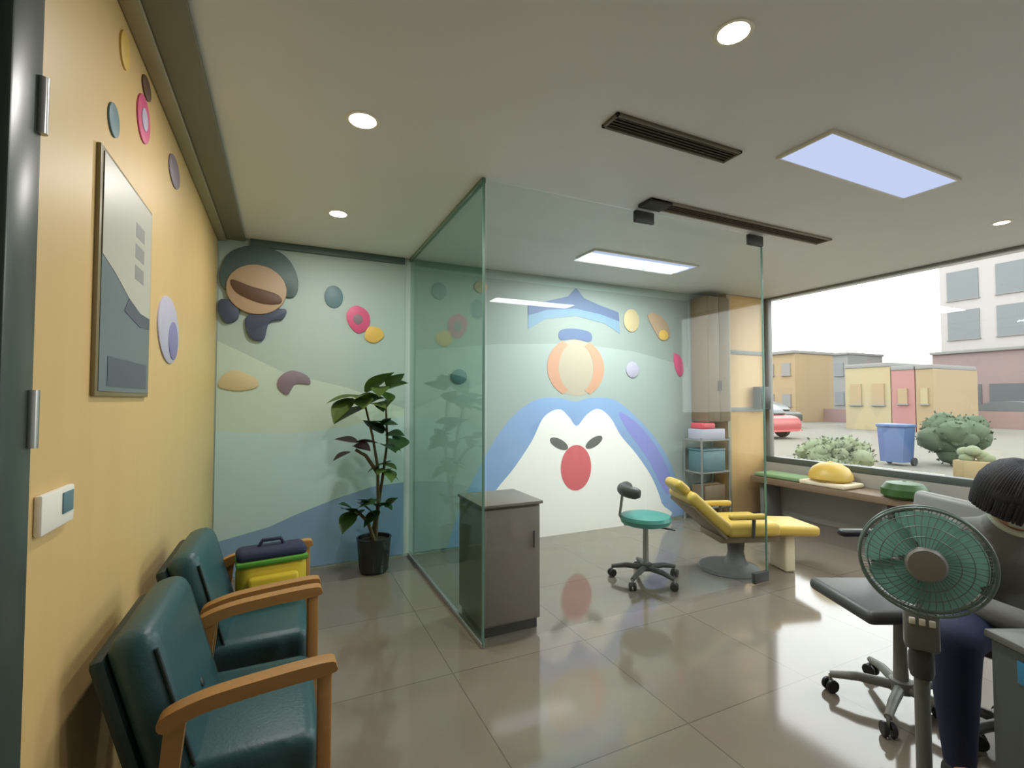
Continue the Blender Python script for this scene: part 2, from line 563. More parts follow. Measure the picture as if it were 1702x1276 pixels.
gf = thing('glass_front', ((GX + 3.37) / 2 + 0.01, GY, 0), 'clear frameless glass front with corner clamps before the figure mural', 'glass partition')
W = 3.37 - GX - 0.02
gx0 = -W / 2
for a, b in ((gx0, 2.17 - GX + gx0), (2.18 - GX + gx0, W / 2)):
    B().box(((a + b) / 2, 0, H / 2), (b - a, 0.01, H - 0.03), 'glass_front').obj('glass_pane', gf)
e = B()
e.box((W / 2 + 0.003, 0, H / 2), (0.008, 0.013, H - 0.02), 'glass_edge')
e.obj('glass_edge', gf)
for x, z in ((2.16 - GX + gx0 + 0.02, H - 0.05), (W / 2 - 0.07, H - 0.05), (W / 2 - 0.07, 0.05)):
    B().box((x, 0, z), (0.16, 0.032, 0.08), 'charcoal', 0.006).obj('corner_clamp', gf)

# grey-brown box just inside the glass corner
cb = thing('storage_cabinet', (1.25, 2.84, 0), 'low grey brown storage cabinet standing inside the glass corner', 'cabinet')
B().box((0, 0.01, 0.41), (0.39, 0.40, 0.70), 'dark_box', 0.006).obj('cabinet_body', cb)
B().box((0, 0.01, 0.03), (0.36, 0.37, 0.06), 'charcoal', 0.003).obj('plinth', cb)
B().box((0, 0.0, 0.77), (0.41, 0.43, 0.02), 'dark_box', 0.005).obj('cabinet_top', cb)
dr = B().box((0, -0.197, 0.41), (0.37, 0.014, 0.67), 'dark_box', 0.004).obj('door', cb)
B().tube([(0.14, -0.215, 0.50), (0.14, -0.215, 0.60)], 0.005, 'charcoal').obj('handle', dr)

# ------------------------------------------------------------------ murals on the back wall
def wallT(y):      # outline x -> world x, outline y -> world z, thickness towards the room (-y)
    return Matrix(((1, 0, 0, 0), (0, 0, -1, y), (0, 1, 0, 0), (0, 0, 0, 1)))
def leftT(x):      # outline x -> world y, outline y -> world z, thickness towards +x
    return Matrix(((0, 0, 1, x), (1, 0, 0, 0), (0, 1, 0, 0), (0, 0, 0, 1)))
Y0 = BY - 0.001
lm = B()
lm.prism([(LX + 0.01, 0.02), (0.98, 0.02), (0.98, 2.6), (LX + 0.01, 2.6)], 0.004, 'teal', wallT(Y0))
lm.prism([(LX + 0.01, 1.1), (0.98, 1.1), (0.98, 1.32), (0.5, 1.5), (0.0, 1.62), (LX + 0.01, 1.86)], 0.005, 'm_lime', wallT(Y0))
lm.prism(smooth_poly([(LX + 0.01, 0.02), (0.98, 0.02), (0.98, 1.25), (0.5, 1.17), (0.0, 1.12), (LX + 0.01, 1.16)], 1), 0.006, 'm_hill', wallT(Y0))
lm.prism([(LX + 0.01, 0.02), (0.98, 0.02), (0.98, 0.66), (0.7, 0.64), (0.4, 0.56), (0.1, 0.46), (-0.1, 0.38), (LX + 0.01, 0.3)], 0.007, 'm_hill2', wallT(Y0))
tag(lm.obj('landscape_mural'), 'pale teal landscape mural with blue hills behind the armchairs and plant', 'mural')

fm = B()
fm.prism([(1.08, 0.02), (4.42, 0.02), (4.42, 2.6), (1.08, 2.6)], 0.004, 'm_bg_top', wallT(Y0))
fm.prism([(1.08, 0.02), (4.42, 0.02), (4.42, 1.8), (3.6, 1.95), (2.8, 2.0), (1.9, 1.95), (1.08, 1.85)], 0.005, 'm_bg', wallT(Y0))
fm.prism(smooth_poly([(1.40, 0.05), (1.55, 0.45), (1.80, 0.90), (2.05, 1.22), (2.33, 1.40), (2.6, 1.42), (2.8, 1.38), (3.0, 1.42), (3.31, 1.40), (3.6, 1.22), (3.9, 0.95), (4.15, 0.6), (4.33, 0.1), (4.3, 0.03), (2.8, 0.02), (1.45, 0.02)], 5), 0.006, 'm_blue', wallT(Y0))
fm.prism(smooth_poly([(3.38, 1.26), (3.65, 1.12), (3.95, 0.8), (4.13, 0.45), (4.05, 0.3), (3.8, 0.7), (3.5, 1.05)], 5), 0.007, 'm_violet', wallT(Y0))
fm.prism(smooth_poly([(1.62, 0.5), (1.78, 0.45), (1.72, 0.2), (1.55, 0.15)], 5), 0.007, 'm_deep', wallT(Y0))
fm.prism(smooth_poly([(1.84, 0.02), (1.80, 0.25), (1.86, 0.48), (2.08, 0.72), (2.28, 0.98), (2.42, 1.22), (2.6, 1.3), (2.72, 1.22), (2.82, 1.12), (2.95, 1.24), (3.1, 1.3), (3.26, 1.2), (3.4, 1.0), (3.62, 0.78), (3.84, 0.5), (3.98, 0.2), (3.98, 0.02)], 5), 0.008, 'm_white', wallT(Y0))
fm.prism(oval(2.81, 0.68, 0.19, 0.24), 0.010, 'm_red', wallT(Y0))
for sx in (-1, 1):
    fm.prism(oval(2.82 + sx * 0.22, 0.94, 0.12, 0.05, a=-sx * -0.45), 0.009, 'm_ink', wallT(Y0))
# slate arch with a point, and a short bar below it
arch = [(2.24, 2.12), (2.24, 2.36), (2.5, 2.44), (2.72, 2.5), (2.82, 2.60), (2.92, 2.5), (3.12, 2.44), (3.38, 2.38), (3.4, 2.14), (3.2, 2.24), (2.82, 2.30), (2.44, 2.24)]
fm.prism(arch, 0.007, 'm_arch2', wallT(Y0))
fm.prism([(2.24, 2.26), (2.24, 2.36), (2.5, 2.44), (2.72, 2.5), (2.82, 2.60), (2.92, 2.5), (3.12, 2.44), (3.38, 2.38), (3.39, 2.28), (3.15, 2.34), (2.82, 2.38), (2.47, 2.34)], 0.009, 'm_arch', wallT(Y0))
fm.prism(smooth_poly([(2.62, 2.03), (2.62, 2.13), (2.8, 2.16), (3.0, 2.13), (3.0, 2.03), (2.8, 2.05)], 4), 0.007, 'm_arch', wallT(Y0))
# peach ring motif with a cream middle
fm.prism(oval(2.82, 1.74, 0.34, 0.30), 0.006, 'm_cream', wallT(Y0))
for sx in (-1, 1):
    arc = []
    for k in range(13):
        a = math.radians(-62 + 124 * k / 12)
        arc.append((2.82 + sx * 0.36 * math.cos(a), 1.74 + 0.32 * math.sin(a)))
    for k in range(12, -1, -1):
        a = math.radians(-62 + 124 * k / 12)
        arc.append((2.82 + sx * 0.22 * math.cos(a), 1.74 + 0.27 * math.sin(a)))
    fm.prism(arc, 0.008, 'm_peach', wallT(Y0))
tag(fm.obj('figure_mural'), 'large mural of a white shape with blue shoulders and a red oval', 'mural')

# ------------------------------------------------------------------ wall stickers
def sticker(name, shapes, T, label, group):
    b = B()
    for outline, d, m in shapes:
        b.prism(outline, d, m, T, 0.0015)
    return tag(b.obj(name), label, 'wall sticker', group)
G1 = 'stickers on the teal mural wall'
WTs = wallT(Y0 - 0.008)
# round brown face in a slate hood
rs = thing('wall_sticker', (-0.2, Y0 - 0.008, 2.3), 'big round sticker, tan disc with brown band and slate hood, in the left corner', 'wall sticker', group=G1)
T0 = wallT(0)
B().prism(smooth_poly([(-0.27, 0.06), (-0.2, 0.26), (0.0, 0.34), (0.2, 0.27), (0.29, 0.08), (0.24, -0.06), (0.0, 0.0), (-0.2, -0.06)], 6), 0.02, 'hood', T0, 0.004).obj('hood', rs)
B().prism(oval(-0.01, -0.02, 0.215, 0.2), 0.035, 'tan', T0, 0.008).obj('disc', rs)
B().prism(smooth_poly([(-0.19, 0.04), (-0.05, 0.0), (0.14, -0.05), (0.16, -0.12), (0.02, -0.13), (-0.15, -0.06)], 6), 0.042, 'brown', T0, 0.004).obj('band', rs)
sc_ = B()
sc_.prism(smooth_poly([(-0.26, -0.12), (-0.15, -0.14), (-0.14, -0.26), (-0.22, -0.3), (-0.27, -0.22)], 6), 0.024, 'navy_vinyl', T0, 0.004)
sc_.prism(smooth_poly([(-0.08, -0.24), (0.08, -0.18), (0.2, -0.16), (0.18, -0.24), (0.08, -0.28), (0.04, -0.42), (-0.06, -0.4)], 6), 0.024, 'navy_vinyl', T0, 0.004)
sc_.obj('scarf', rs)
sticker('wall_sticker', [(oval(0.37, 2.28, 0.075, 0.095), 0.006, 'slate')], WTs, 'slate blue oval sticker above the magenta one on the teal wall', G1)
sticker('wall_sticker', [(smooth_poly([(0.48, 2.16), (0.56, 2.22), (0.66, 2.16), (0.66, 2.04), (0.57, 1.98), (0.49, 2.06)], 5), 0.006, 'magenta'), (oval(0.57, 2.1, 0.04, 0.045), 0.008, 'mauve')], WTs, 'magenta sticker in the middle of the teal wall', G1)
sticker('wall_sticker', [(smooth_poly([(0.66, 2.04), (0.76, 2.03), (0.79, 1.96), (0.71, 1.9), (0.63, 1.94)], 5), 0.006, 'mustard')], WTs, 'small mustard sticker below right of the magenta one', G1)
sticker('wall_sticker', [(smooth_poly([(-0.04, 1.58), (0.05, 1.64), (0.17, 1.6), (0.19, 1.53), (0.08, 1.53), (0.02, 1.44), (-0.05, 1.5)], 5), 0.006, 'mauve')], WTs, 'grey mauve sticker below the round brown sticker', G1)
sticker('wall_sticker', [(smooth_poly([(-0.46, 1.5), (-0.44, 1.58), (-0.36, 1.63), (-0.26, 1.6), (-0.2, 1.56), (-0.2, 1.5), (-0.33, 1.47)], 5), 0.006, 'sand')], WTs, 'cream cloud sticker low on the teal wall beside the wood wall', G1)
G2 = 'stickers around the figure mural'
sticker('wall_sticker', [(oval(3.56, 2.3, 0.11, 0.13), 0.006, 'sand')], WTs, 'pale cream round sticker right of the slate arch', G2)
sticker('wall_sticker', [(smooth_poly([(3.8, 2.38), (3.95, 2.4), (4.1, 2.28), (4.12, 2.14), (4.0, 2.1), (3.9, 2.2)], 5), 0.006, 'tan'), (oval(4.03, 2.16, 0.07, 0.06), 0.008, 'mustard')], WTs, 'tan and mustard sticker near the brown cabinet at ceiling height', G2)
sticker('wall_sticker', [(oval(3.57, 1.74, 0.09, 0.09), 0.006, 'lilac')], WTs, 'faint lilac round sticker right of the peach ring', G2)
sticker('wall_sticker', [(smooth_poly([(4.2, 1.95), (4.3, 1.9), (4.34, 1.75), (4.27, 1.68), (4.2, 1.8)], 5), 0.006, 'magenta')], WTs, 'narrow magenta sticker at the right end of the figure mural', G2)
sticker('wall_sticker', [(oval(1.3, 2.42, 0.07, 0.08), 0.006, 'slate')], WTs, 'slate blue sticker seen through the green glass', G2)
sticker('wall_sticker', [(oval(1.72, 2.5, 0.07, 0.06), 0.006, 'tan')], WTs, 'small tan sticker near the ceiling right of the green glass edge', G2)
sticker('wall_sticker', [(oval(1.5, 1.62, 0.08, 0.07), 0.006, 'slate')], WTs, 'slate blue sticker lower down behind the green glass', G2)
G3 = 'stickers high on the wood wall'
LT = leftT(LX)
sticker('wall_sticker', [(oval(1.84, 2.26, 0.05, 0.05), 0.006, 'slate')], LT, 'grey green round sticker just above the poster', G3)
sticker('wall_sticker', [(oval(2.17, 2.44, 0.085, 0.085), 0.006, 'magenta'), (oval(2.17, 2.44, 0.04, 0.04), 0.009, 'lilac')], LT, 'pink round sticker high on the wood wall', G3)
sticker('wall_sticker', [(oval(2.2, 2.575, 0.06, 0.04), 0.006, 'brown')], LT, 'dark brown sticker directly above the pink one', G3)
sticker('wall_sticker', [(oval(1.93, 2.54, 0.05, 0.06), 0.006, 'mustard')], LT, 'mustard sticker on the wood wall nearest the camera', G3)
sticker('wall_sticker', [(oval(2.72, 2.48, 0.12, 0.07), 0.006, 'mauve')], LT, 'mauve brown sticker at the cornice right of the pink one', G3)
sticker('wall_sticker', [(oval(2.68, 1.72, 0.22, 0.15, a=-0.12), 0.006, 'lilac'), (oval(2.76, 1.68, 0.1, 0.09), 0.009, 'lilac_deep')], LT, 'pale lilac oval sticker right of the poster', G3)

# poster
po = thing('wall_poster', (LX, 2.0, 1.77), 'tall poster, white above and slate blue below, on the wood wall', 'poster')
pbx = B()
pbx.box((0.006, 0, 0), (0.012, 0.58, 0.72), 'poster_frame', 0.003)
pbx.obj('poster_frame', po)
pp = B()
PT = leftT(0.012)
pp.prism([(-0.27, -0.345), (0.27, -0.345), (0.27, 0.345), (-0.27, 0.345)], 0.002, 'poster_blue', PT)
pp.prism([(-0.27, 0.05), (-0.15, 0.02), (0.0, -0.03), (0.14, -0.06), (0.27, -0.06), (0.27, 0.345), (-0.27, 0.345)], 0.003, 'poster_white', PT)
pp.prism([(-0.05, -0.08), (0.14, -0.11), (0.27, -0.1), (0.27, -0.06), (0.14, -0.06), (0.0, -0.03)], 0.0035, 'poster_dark', PT)
pp.prism([(-0.2, -0.33), (0.24, -0.33), (0.24, -0.24), (-0.2, -0.24)], 0.003, 'poster_dark', PT)
for i in range(3):
    pp.prism([(0.06, 0.2 - i * 0.075), (0.17, 0.2 - i * 0.075), (0.17, 0.25 - i * 0.075), (0.06, 0.25 - i * 0.075)], 0.0035, 'poster_grey', PT)
pp.obj('poster_print', po)
# control panel
cp = thing('wall_control_panel', (LX, 1.485, 1.145), 'small white control panel with dark screen low on the wood wall', 'wall switch')
B().box((0.008, 0, 0), (0.016, 0.18, 0.09), 'white', 0.005).obj('cover', cp)
B().box((0.0175, 0.045, 0.008), (0.003, 0.06, 0.05), 'slate', 0.001).obj('screen', cp)

# ------------------------------------------------------------------ green armchairs
def armchair(y, label):
    t = thing('armchair', (-0.43, y, 0), label, 'armchair', group='green armchairs with oak arms')
    B().box((0.305, 0, 0.355), (0.47, 0.52, 0.15), 'green_leather', 0.045, seg=4).obj('seat', t)
    b = B().box((0, 0, 0), (0.12, 0.50, 0.48), 'green_leather', 0.05, seg=4)
    bk = b.obj('backrest', t, (0.135, 0, 0.56))
    bk.rotation_euler = (0, -0.27, 0)
    sp = B()
    sp.box((-0.074, 0, -0.02), (0.04, 0.49, 0.46), 'green_leather_dark', 0.018)
    sp.obj('back_panel', bk)
    for k in (-1, 1):
        B().tube([(0.05, k * 0.238, -0.18), (0.05, k * 0.238, 0.18)], 0.005, 'green_leather_dark').obj('piping', bk)
    B().ball((0.06, 0, -0.06), (0.008, 0.016, 0.016), 'green_leather_dark', sub=2).obj('button', bk)
    for s in (-1, 1):
        a = B()
        a.prism(smooth_poly([(0.17, 0.57), (0.25, 0.598), (0.4, 0.615), (0.56, 0.625), (0.575, 0.645), (0.55, 0.66), (0.4, 0.652), (0.25, 0.636), (0.16, 0.605)], 4), 0.055, 'oak',
                Matrix(((1, 0, 0, 0), (0, 0, 1, s * 0.3 - 0.0275), (0, 1, 0, 0), (0, 0, 0, 1))), 0.006)
        a.obj('armrest', t)
        l = B().box((0.545, s * 0.3, 0.315), (0.038, 0.042, 0.63), 'oak', 0.006)
        l.obj('leg', t)
        l = B()
        l.prism([(0.08, 0.0), (0.12, 0.0), (0.19, 0.35), (0.215, 0.59), (0.17, 0.59), (0.15, 0.35)], 0.042, 'oak',
                Matrix(((1, 0, 0, 0), (0, 0, 1, s * 0.3 - 0.021), (0, 1, 0, 0), (0, 0, 0, 1))), 0.004)
        l.obj('leg', t)
        B().box((0.32, s * 0.3, 0.255), (0.42, 0.024, 0.05), 'oak', 0.005).obj('side_rail', t)
    B().box((0.53, 0, 0.25), (0.024, 0.57, 0.06), 'oak', 0.005).obj('front_rail', t)
    B().box((0.11, 0, 0.25), (0.024, 0.57, 0.06), 'oak', 0.005).obj('back_rail', t)
    return t
armchair(1.80, 'dark green armchair with oak arms nearest the camera, empty seat')
armchair(2.50, 'dark green armchair with oak arms holding the yellow bag, second from camera')

# yellow bag with navy flap lying on the second chair
yb = thing('child_backpack', (-0.045, 2.68, 0.432), 'yellow backpack with navy and green top standing on the second armchair', 'backpack', rz=-PI / 2 + 0.12)
B().box((0, 0, 0.10), (0.16, 0.31, 0.20), 'yellow_cloth', 0.06, seg=4).obj('bag_body', yb)
B().box((-0.01, 0, 0.218), (0.15, 0.31, 0.06), 'navy', 0.035, seg=4).obj('flap', yb)
B().box((0.0, 0, 0.19), (0.166, 0.316, 0.025), 'leaf_green_cloth', 0.01).obj('trim_band', yb)
B().box((0.085, 0, 0.08), (0.04, 0.22, 0.11), 'yellow_cloth', 0.018, seg=3).obj('pocket', yb)
B().tube([(-0.02, -0.06, 0.24), (-0.02, -0.04, 0.275), (-0.02, 0.04, 0.275), (-0.02, 0.06, 0.24)], 0.009, 'navy').obj('handle', yb)

# ------------------------------------------------------------------ potted plant
pt = thing('potted_plant', (0.68, 4.08, 0), 'tall big-leaved potted plant in a black pot before the teal mural', 'potted plant')
B().lathe([(0.1, 0.0), (0.115, 0.02), (0.135, 0.26), (0.14, 0.28), (0.125, 0.28), (0.12, 0.25), (0.0, 0.245)], (0, 0, 0), 'pot').obj('pot', pt)
B().lathe([(0.0, 0.235), (0.12, 0.235), (0.118, 0.252), (0.0, 0.258)], (0, 0, 0), 'soil').obj('soil', pt)
st = B()
trunks = [[(0.01, 0, 0.25), (0.03, 0.0, 0.55), (0.02, -0.02, 0.85), (-0.02, 0, 1.1), (-0.08, 0, 1.35)],
          [(-0.02, 0.02, 0.25), (0.03, 0.02, 0.5), (0.07, 0.0, 0.8), (0.1, 0, 1.05), (0.08, -0.02, 1.4)],
          [(0.0, -0.03, 0.25), (-0.06, -0.05, 0.42), (-0.15, -0.06, 0.52)],
          [(0.02, -0.02, 0.8), (-0.08, -0.05, 0.95), (-0.16, -0.05, 1.0)]]
for tr in trunks:
    st.tube(tr, [0.016 - 0.002 * i for i in range(len(tr))], 'bark')
st.obj('stem', pt)
def leaf_bm(b, base, yaw, pitch, ln, w, m, roll=0.0):
    t = bmesh.new()
    if base[0] > 0 and math.cos(yaw) > 0.2:
        yaw = PI - yaw if base[0] > 0.1 else yaw
        ln *= 0.8
    rows = []
    for i in range(9):
        u = i / 8
        hw = w * math.sin(PI * (0.04 + 0.96 * u) ** 0.85) * (1 - 0.15 * u) * 0.5
        z = -0.22 * ln * u * u
        rows.append([t.verts.new((ln * u, k * hw, z + abs(k) * hw * 0.18)) for k in (-1, -0.5, 0, 0.5, 1)])
    for a, c in zip(rows, rows[1:]):
        for k in range(4):
            t.faces.new((a[k], a[k + 1], c[k + 1], c[k]))
    bmesh.ops.solidify(t, geom=list(t.faces), thickness=0.0015)
    b._take(t, m, Matrix.Translation(base) @ Matrix.Rotation(yaw, 4, 'Z') @ Matrix.Rotation(-pitch, 4, 'Y') @ Matrix.Rotation(roll, 4, 'X'))
fo = B()
def cluster(c, n, m, ln=0.22, spread=0.06, seed=1):
    rr = random.Random(seed)
    for k in range(n):
        p = (c[0] + rr.uniform(-1, 1) * spread, c[1] + rr.uniform(-1, 1) * spread * 0.5, c[2] + rr.uniform(-1, 1) * spread)
        yaw = 2 * PI * k / n + rr.uniform(-.4, .4)
        if math.sin(yaw) > 0.35:
            yaw = -yaw
        leaf_bm(fo, p, yaw, rr.uniform(-0.5, 0.8), ln * rr.uniform(.9, 1.2), ln * 0.72, m, rr.uniform(-.5, .5))
cluster((-0.14, -0.05, 1.40), 8, 'leaf', 0.26, 0.07, 3)
cluster((0.07, -0.03, 1.45), 6, 'leaf', 0.22, 0.06, 5)
cluster((0.14, -0.02, 1.12), 8, 'leaf_dark', 0.22, 0.09, 8)
cluster((0.09, -0.02, 0.86), 5, 'leaf', 0.2, 0.06, 9)
cluster((-0.16, -0.05, 1.02), 5, 'leaf_purple', 0.17, 0.04, 11)
cluster((-0.14, -0.06, 0.56), 7, 'leaf_dark', 0.2, 0.06, 12)
cluster((0.03, -0.02, 0.5), 5, 'leaf_dark', 0.17, 0.05, 15)
fo.obj('foliage', pt)

# ------------------------------------------------------------------ rolling stools and chairs
def star_base(t, r, z, m_leg, m_wheel, n=5, off=0.0):
    B().lathe([(0.03, z - 0.02), (0.045, z - 0.02), (0.045, z + 0.03), (0.03, z + 0.035)], (0, 0, 0), m_leg, 20).obj('hub', t)
    for k in range(n):
        a = off + 2 * PI * k / n
        c, s = math.cos(a), math.sin(a)
        l = B().tube([(0.03 * c, 0.03 * s, z), (r * 0.6 * c, r * 0.6 * s, z), (r * c, r * s, z - 0.02)], [0.022, 0.02, 0.015], m_leg)
        lg = l.obj('base_leg', t)
        w = B()
        T = Matrix.Rotation(a + 0.6, 4, 'Z') @ Matrix.Rotation(PI / 2, 4, 'X')
        for d in (-0.016, 0.016):
            w.lathe([(0.0, -0.009), (0.026, -0.009), (0.03, -0.005), (0.03, 0.005), (0.026, 0.009), (0.0, 0.009)],
                    (r * c + d * math.cos(a + 0.6 + PI / 2), r * s + d * math.sin(a + 0.6 + PI / 2), 0.03), m_wheel, 18, T)
        w.tube([(r * c, r * s, 0.03), (r * c, r * s, z - 0.015)], 0.007, 'silver')
        w.obj('caster', lg)

ts = thing('rolling_stool', (2.56, 2.98, 0), 'teal round rolling stool with dark backrest before the figure mural', 'stool', rz=math.radians(-25.3))
B().lathe([(0.0, 0.43), (0.15, 0.43), (0.185, 0.445), (0.195, 0.475), (0.185, 0.5), (0.14, 0.512), (0.0, 0.515)], (0, 0, 0), 'teal_seat', 40).obj('seat', ts)
B().tube([(0, 0, 0.08), (0, 0, 0.44)], [0.024, 0.02], 'silver', 16).obj('column', ts)
star_base(ts, 0.26, 0.1, 'charcoal', 'black', off=0.3)
bb = B()
pth = [(-0.17 + 0.24 * (1 - math.cos(a)) * 0.5, 0.16 * math.sin(a), 0) for a in [math.radians(d) for d in range(-75, 76, 15)]]
bk = B()
t_ = bmesh.new()
bk.tube([(x, y, 0.695) for x, y, _ in pth], [0.03] + [0.045] * (len(pth) - 2) + [0.03], 'charcoal', 14)
bk.obj('backrest', ts)
B().tube([(-0.06, 0, 0.43), (-0.16, 0, 0.43), (-0.2, 0, 0.5), (-0.175, 0, 0.69)], 0.011, 'silver').obj('back_bracket', ts)
B().tube([(0.05, -0.05, 0.425), (0.2, -0.1, 0.41)], 0.007, 'charcoal').obj('lever', ts)

oc = thing('office_chair', (2.55, 1.26, 0), 'grey rolling office chair half hidden behind the pedestal fan', 'office chair', rz=math.radians(-25.3))
B().box((-0.02, 0, 0.49), (0.54, 0.42, 0.06), 'charcoal', 0.03, seg=4).obj('seat', oc)
bkr = B().box((0.25, 0, 0.76), (0.06, 0.42, 0.38), 'grey', 0.028, rot=(0, 0.14, 0), seg=4).obj('backrest', oc)
B().tube([(0.16, 0, 0.455), (0.27, 0, 0.47), (0.285, 0, 0.6), (0.27, 0, 0.78)], 0.016, 'charcoal').obj('back_bracket', oc)
B().tube([(0, 0, 0.1), (0, 0, 0.46)], [0.03, 0.022], 'grey', 16).obj('column', oc)
for s in (-1, 1):
    ar = B().tube([(0.1, s * 0.25, 0.47), (0.1, s * 0.275, 0.5), (0.09, s * 0.275, 0.7)], 0.013, 'charcoal')
    arm = ar.obj('arm_post', oc)
    B().box((0.02, s * 0.275, 0.715), (0.2, 0.055, 0.035), 'black', 0.014, seg=3).obj('arm_pad', arm)
star_base(oc, 0.27, 0.1, 'grey', 'black', off=math.radians(150))

# ------------------------------------------------------------------ yellow reclining chair
rc = thing('reclining_chair', (3.36, 2.87, 0), 'yellow reclining treatment chair facing the window', 'chair', rz=math.radians(-20))
rc.scale = (0.88, 0.88, 0.92)
B().box((0.1, 0, 0.40), (0.5, 0.5, 0.12), 'yellow', 0.045, seg=4).obj('seat', rc)
ft = B().box((0.53, 0, 0.375), (0.44, 0.44, 0.09), 'yellow', 0.035, rot=(0, 0.04, 0), seg=4).obj('foot_rest', rc)
br_ = B().box((0, 0, 0), (0.11, 0.48, 0.50), 'yellow', 0.045, seg=4).obj('backrest', rc, (-0.3, 0, 0.54))
br_.rotation_euler = (0, -0.86, 0)
sh = B()
sh.box((-0.062, 0, -0.03), (0.03, 0.46, 0.44), 'brown_wood', 0.012)
sh.obj('back_shell', br_)
hd = B().box((0.02, 0, 0.30), (0.09, 0.3, 0.15), 'yellow', 0.04, seg=4).obj('headrest', br_)
for s in (-1, 1):
    a = B().box((0.0, s * 0.285, 0.53), (0.34, 0.06, 0.05), 'yellow', 0.022, seg=3)
    ao = a.obj('armrest', rc)
    B().tube([(0.06, s * 0.285, 0.52), (0.06, s * 0.27, 0.35)], 0.016, 'charcoal').obj('arm_post', ao)
B().box((0.08, 0, 0.315), (0.56, 0.4, 0.06), 'brown_wood', 0.012).obj('seat_shell', rc)
B().lathe([(0.11, 0.05), (0.085, 0.09), (0.07, 0.16), (0.08, 0.26), (0.1, 0.29)], (0.05, 0, 0), 'charcoal', 28).obj('pedestal', rc)
B().lathe([(0.25, 0.0), (0.27, 0.012), (0.26, 0.035), (0.2, 0.055), (0.1, 0.06)], (-0.02, 0, 0), 'charcoal', 36).obj('base', rc)
B().box((0.5, -0.02, 0.165), (0.1, 0.24, 0.33), 'cream', 0.02, seg=3).obj('foot_support', rc)

# ------------------------------------------------------------------ brown cabinet with trolley of supplies
wc = thing('wall_cabinet', (4.62, 4.21, 0), 'tall brown wood wall cabinet between the mural and the tan pillar', 'cabinet')
B().box((0, 0, 1.88), (0.34, 0.26, 1.48), 'brown_wood', 0.005).obj('cabinet_body', wc)
for s in (-1, 1):
    d_ = B().box((s * 0.085, -0.139, 1.88), (0.165, 0.016, 1.46), 'brown_wood', 0.003).obj('door', wc)
    B().tube([(s * 0.02, -0.152, 1.5), (s * 0.02, -0.152, 1.62)], 0.005, 'charcoal').obj('handle', d_)
sc2 = thing('supply_cart', (4.52, 4.18, 0), 'grey shelved supply cart below the brown wall cabinet', 'cart')
for x in (-0.22, 0.22):
    for y in (-0.13, 0.13):
        B().tube([(x, y, 0.0), (x, y, 0.96)], 0.012, 'grey').obj('leg', sc2)
for z in (0.16, 0.56, 0.93):
    B().box((0, 0, z), (0.46, 0.28, 0.02), 'grey', 0.004).obj('shelf', sc2)
bx = thing('storage_box', (4.5, 4.16, 0.94), 'lilac grey box with red lid on top of the supply cart', 'box')
B().box((0, 0, 0.06), (0.36, 0.22, 0.12), 'lilac', 0.008).obj('box_body', bx)
B().box((-0.06, 0, 0.155), (0.2, 0.2, 0.07), 'red', 0.02, seg=3).obj('lid', bx)
bx = thing('storage_box', (4.5, 4.16, 0.57), 'slate teal bin on the middle shelf of the supply cart', 'box')
B().box((0, 0, 0.12), (0.36, 0.22, 0.24), 'slate', 0.012).obj('box_body', bx)
B().box((0, 0, 0.25), (0.37, 0.23, 0.02), 'slate', 0.006).obj('lid', bx)
bx = thing('storage_box', (4.52, 4.16, 0.17), 'brown carton on the bottom shelf of the supply cart', 'box')
B().box((0, 0, 0.12), (0.32, 0.2, 0.24), 'brown_wood', 0.006).obj('box_body', bx)
B().box((0, 0, 0.243), (0.322, 0.05, 0.004), 'tan').obj('tape', bx)

dv = thing('wall_speaker', (5.36, 4.13, 1.42), 'dark grey box mounted on the tan pillar beside the window', 'speaker')
B().box((0, -0.05, 0), (0.2, 0.1, 0.28), 'charcoal', 0.012, seg=3).obj('speaker_body', dv)
B().box((0, -0.102, 0), (0.17, 0.006, 0.24), 'black', 0.003).obj('grille', dv)

# ------------------------------------------------------------------ window bench and the things on it
wb = thing('window_bench', (5.28, 1.95, 0), 'brown wood bench running under the shop window', 'bench')
B().box((-0.0, 0, 0.455), (0.4, 4.2, 0.07), 'brown_wood', 0.008).obj('bench_top', wb)
for y in (-2.0, -0.7, 0.7, 2.0):
    B().box((0.03, y, 0.21), (0.3, 0.05, 0.42), 'grey', 0.005).obj('support', wb)
tag(B().box((5.27, 3.74, 0.5135), (0.32, 0.56, 0.045), 'pad_green', 0.018, seg=3).obj('seat_pad'), 'pale green seat pad on the window bench by the pillar', 'cushion')
tag(B().box((5.25, 3.2, 0.515), (0.34, 0.48, 0.048), 'cream', 0.018, seg=3).obj('seat_pad'), 'cream seat pad under the yellow cushion on the window bench', 'cushion')
yc = thing('bench_cushion', (5.25, 3.2, 0.5395), 'domed yellow cushion sitting on the cream pad by the window', 'cushion')
B().lathe([(0.0, 0.0), (0.17, 0.0), (0.205, 0.03), (0.2, 0.08), (0.165, 0.14), (0.1, 0.185), (0.03, 0.2), (0.0, 0.2)], (0, 0, 0), 'yellow', 36).obj('cushion_cover', yc)
B().ball((0, 0, 0.2), (0.022, 0.022, 0.012), 'yellow', sub=2).obj('button', yc)
gc = thing('bench_cushion', (5.2, 2.5, 0.49), 'dark green round cushion on the window bench, left of the fan', 'cushion')
B().lathe([(0.0, 0.0), (0.14, 0.0), (0.18, 0.03), (0.18, 0.09), (0.14, 0.14), (0.05, 0.155), (0.0, 0.155)], (0, 0, 0), 'leaf_dark', 32).obj('cushion_cover', gc)
B().ball((0, 0, 0.153), (0.02, 0.02, 0.01), 'leaf_dark', sub=2).obj('button', gc)

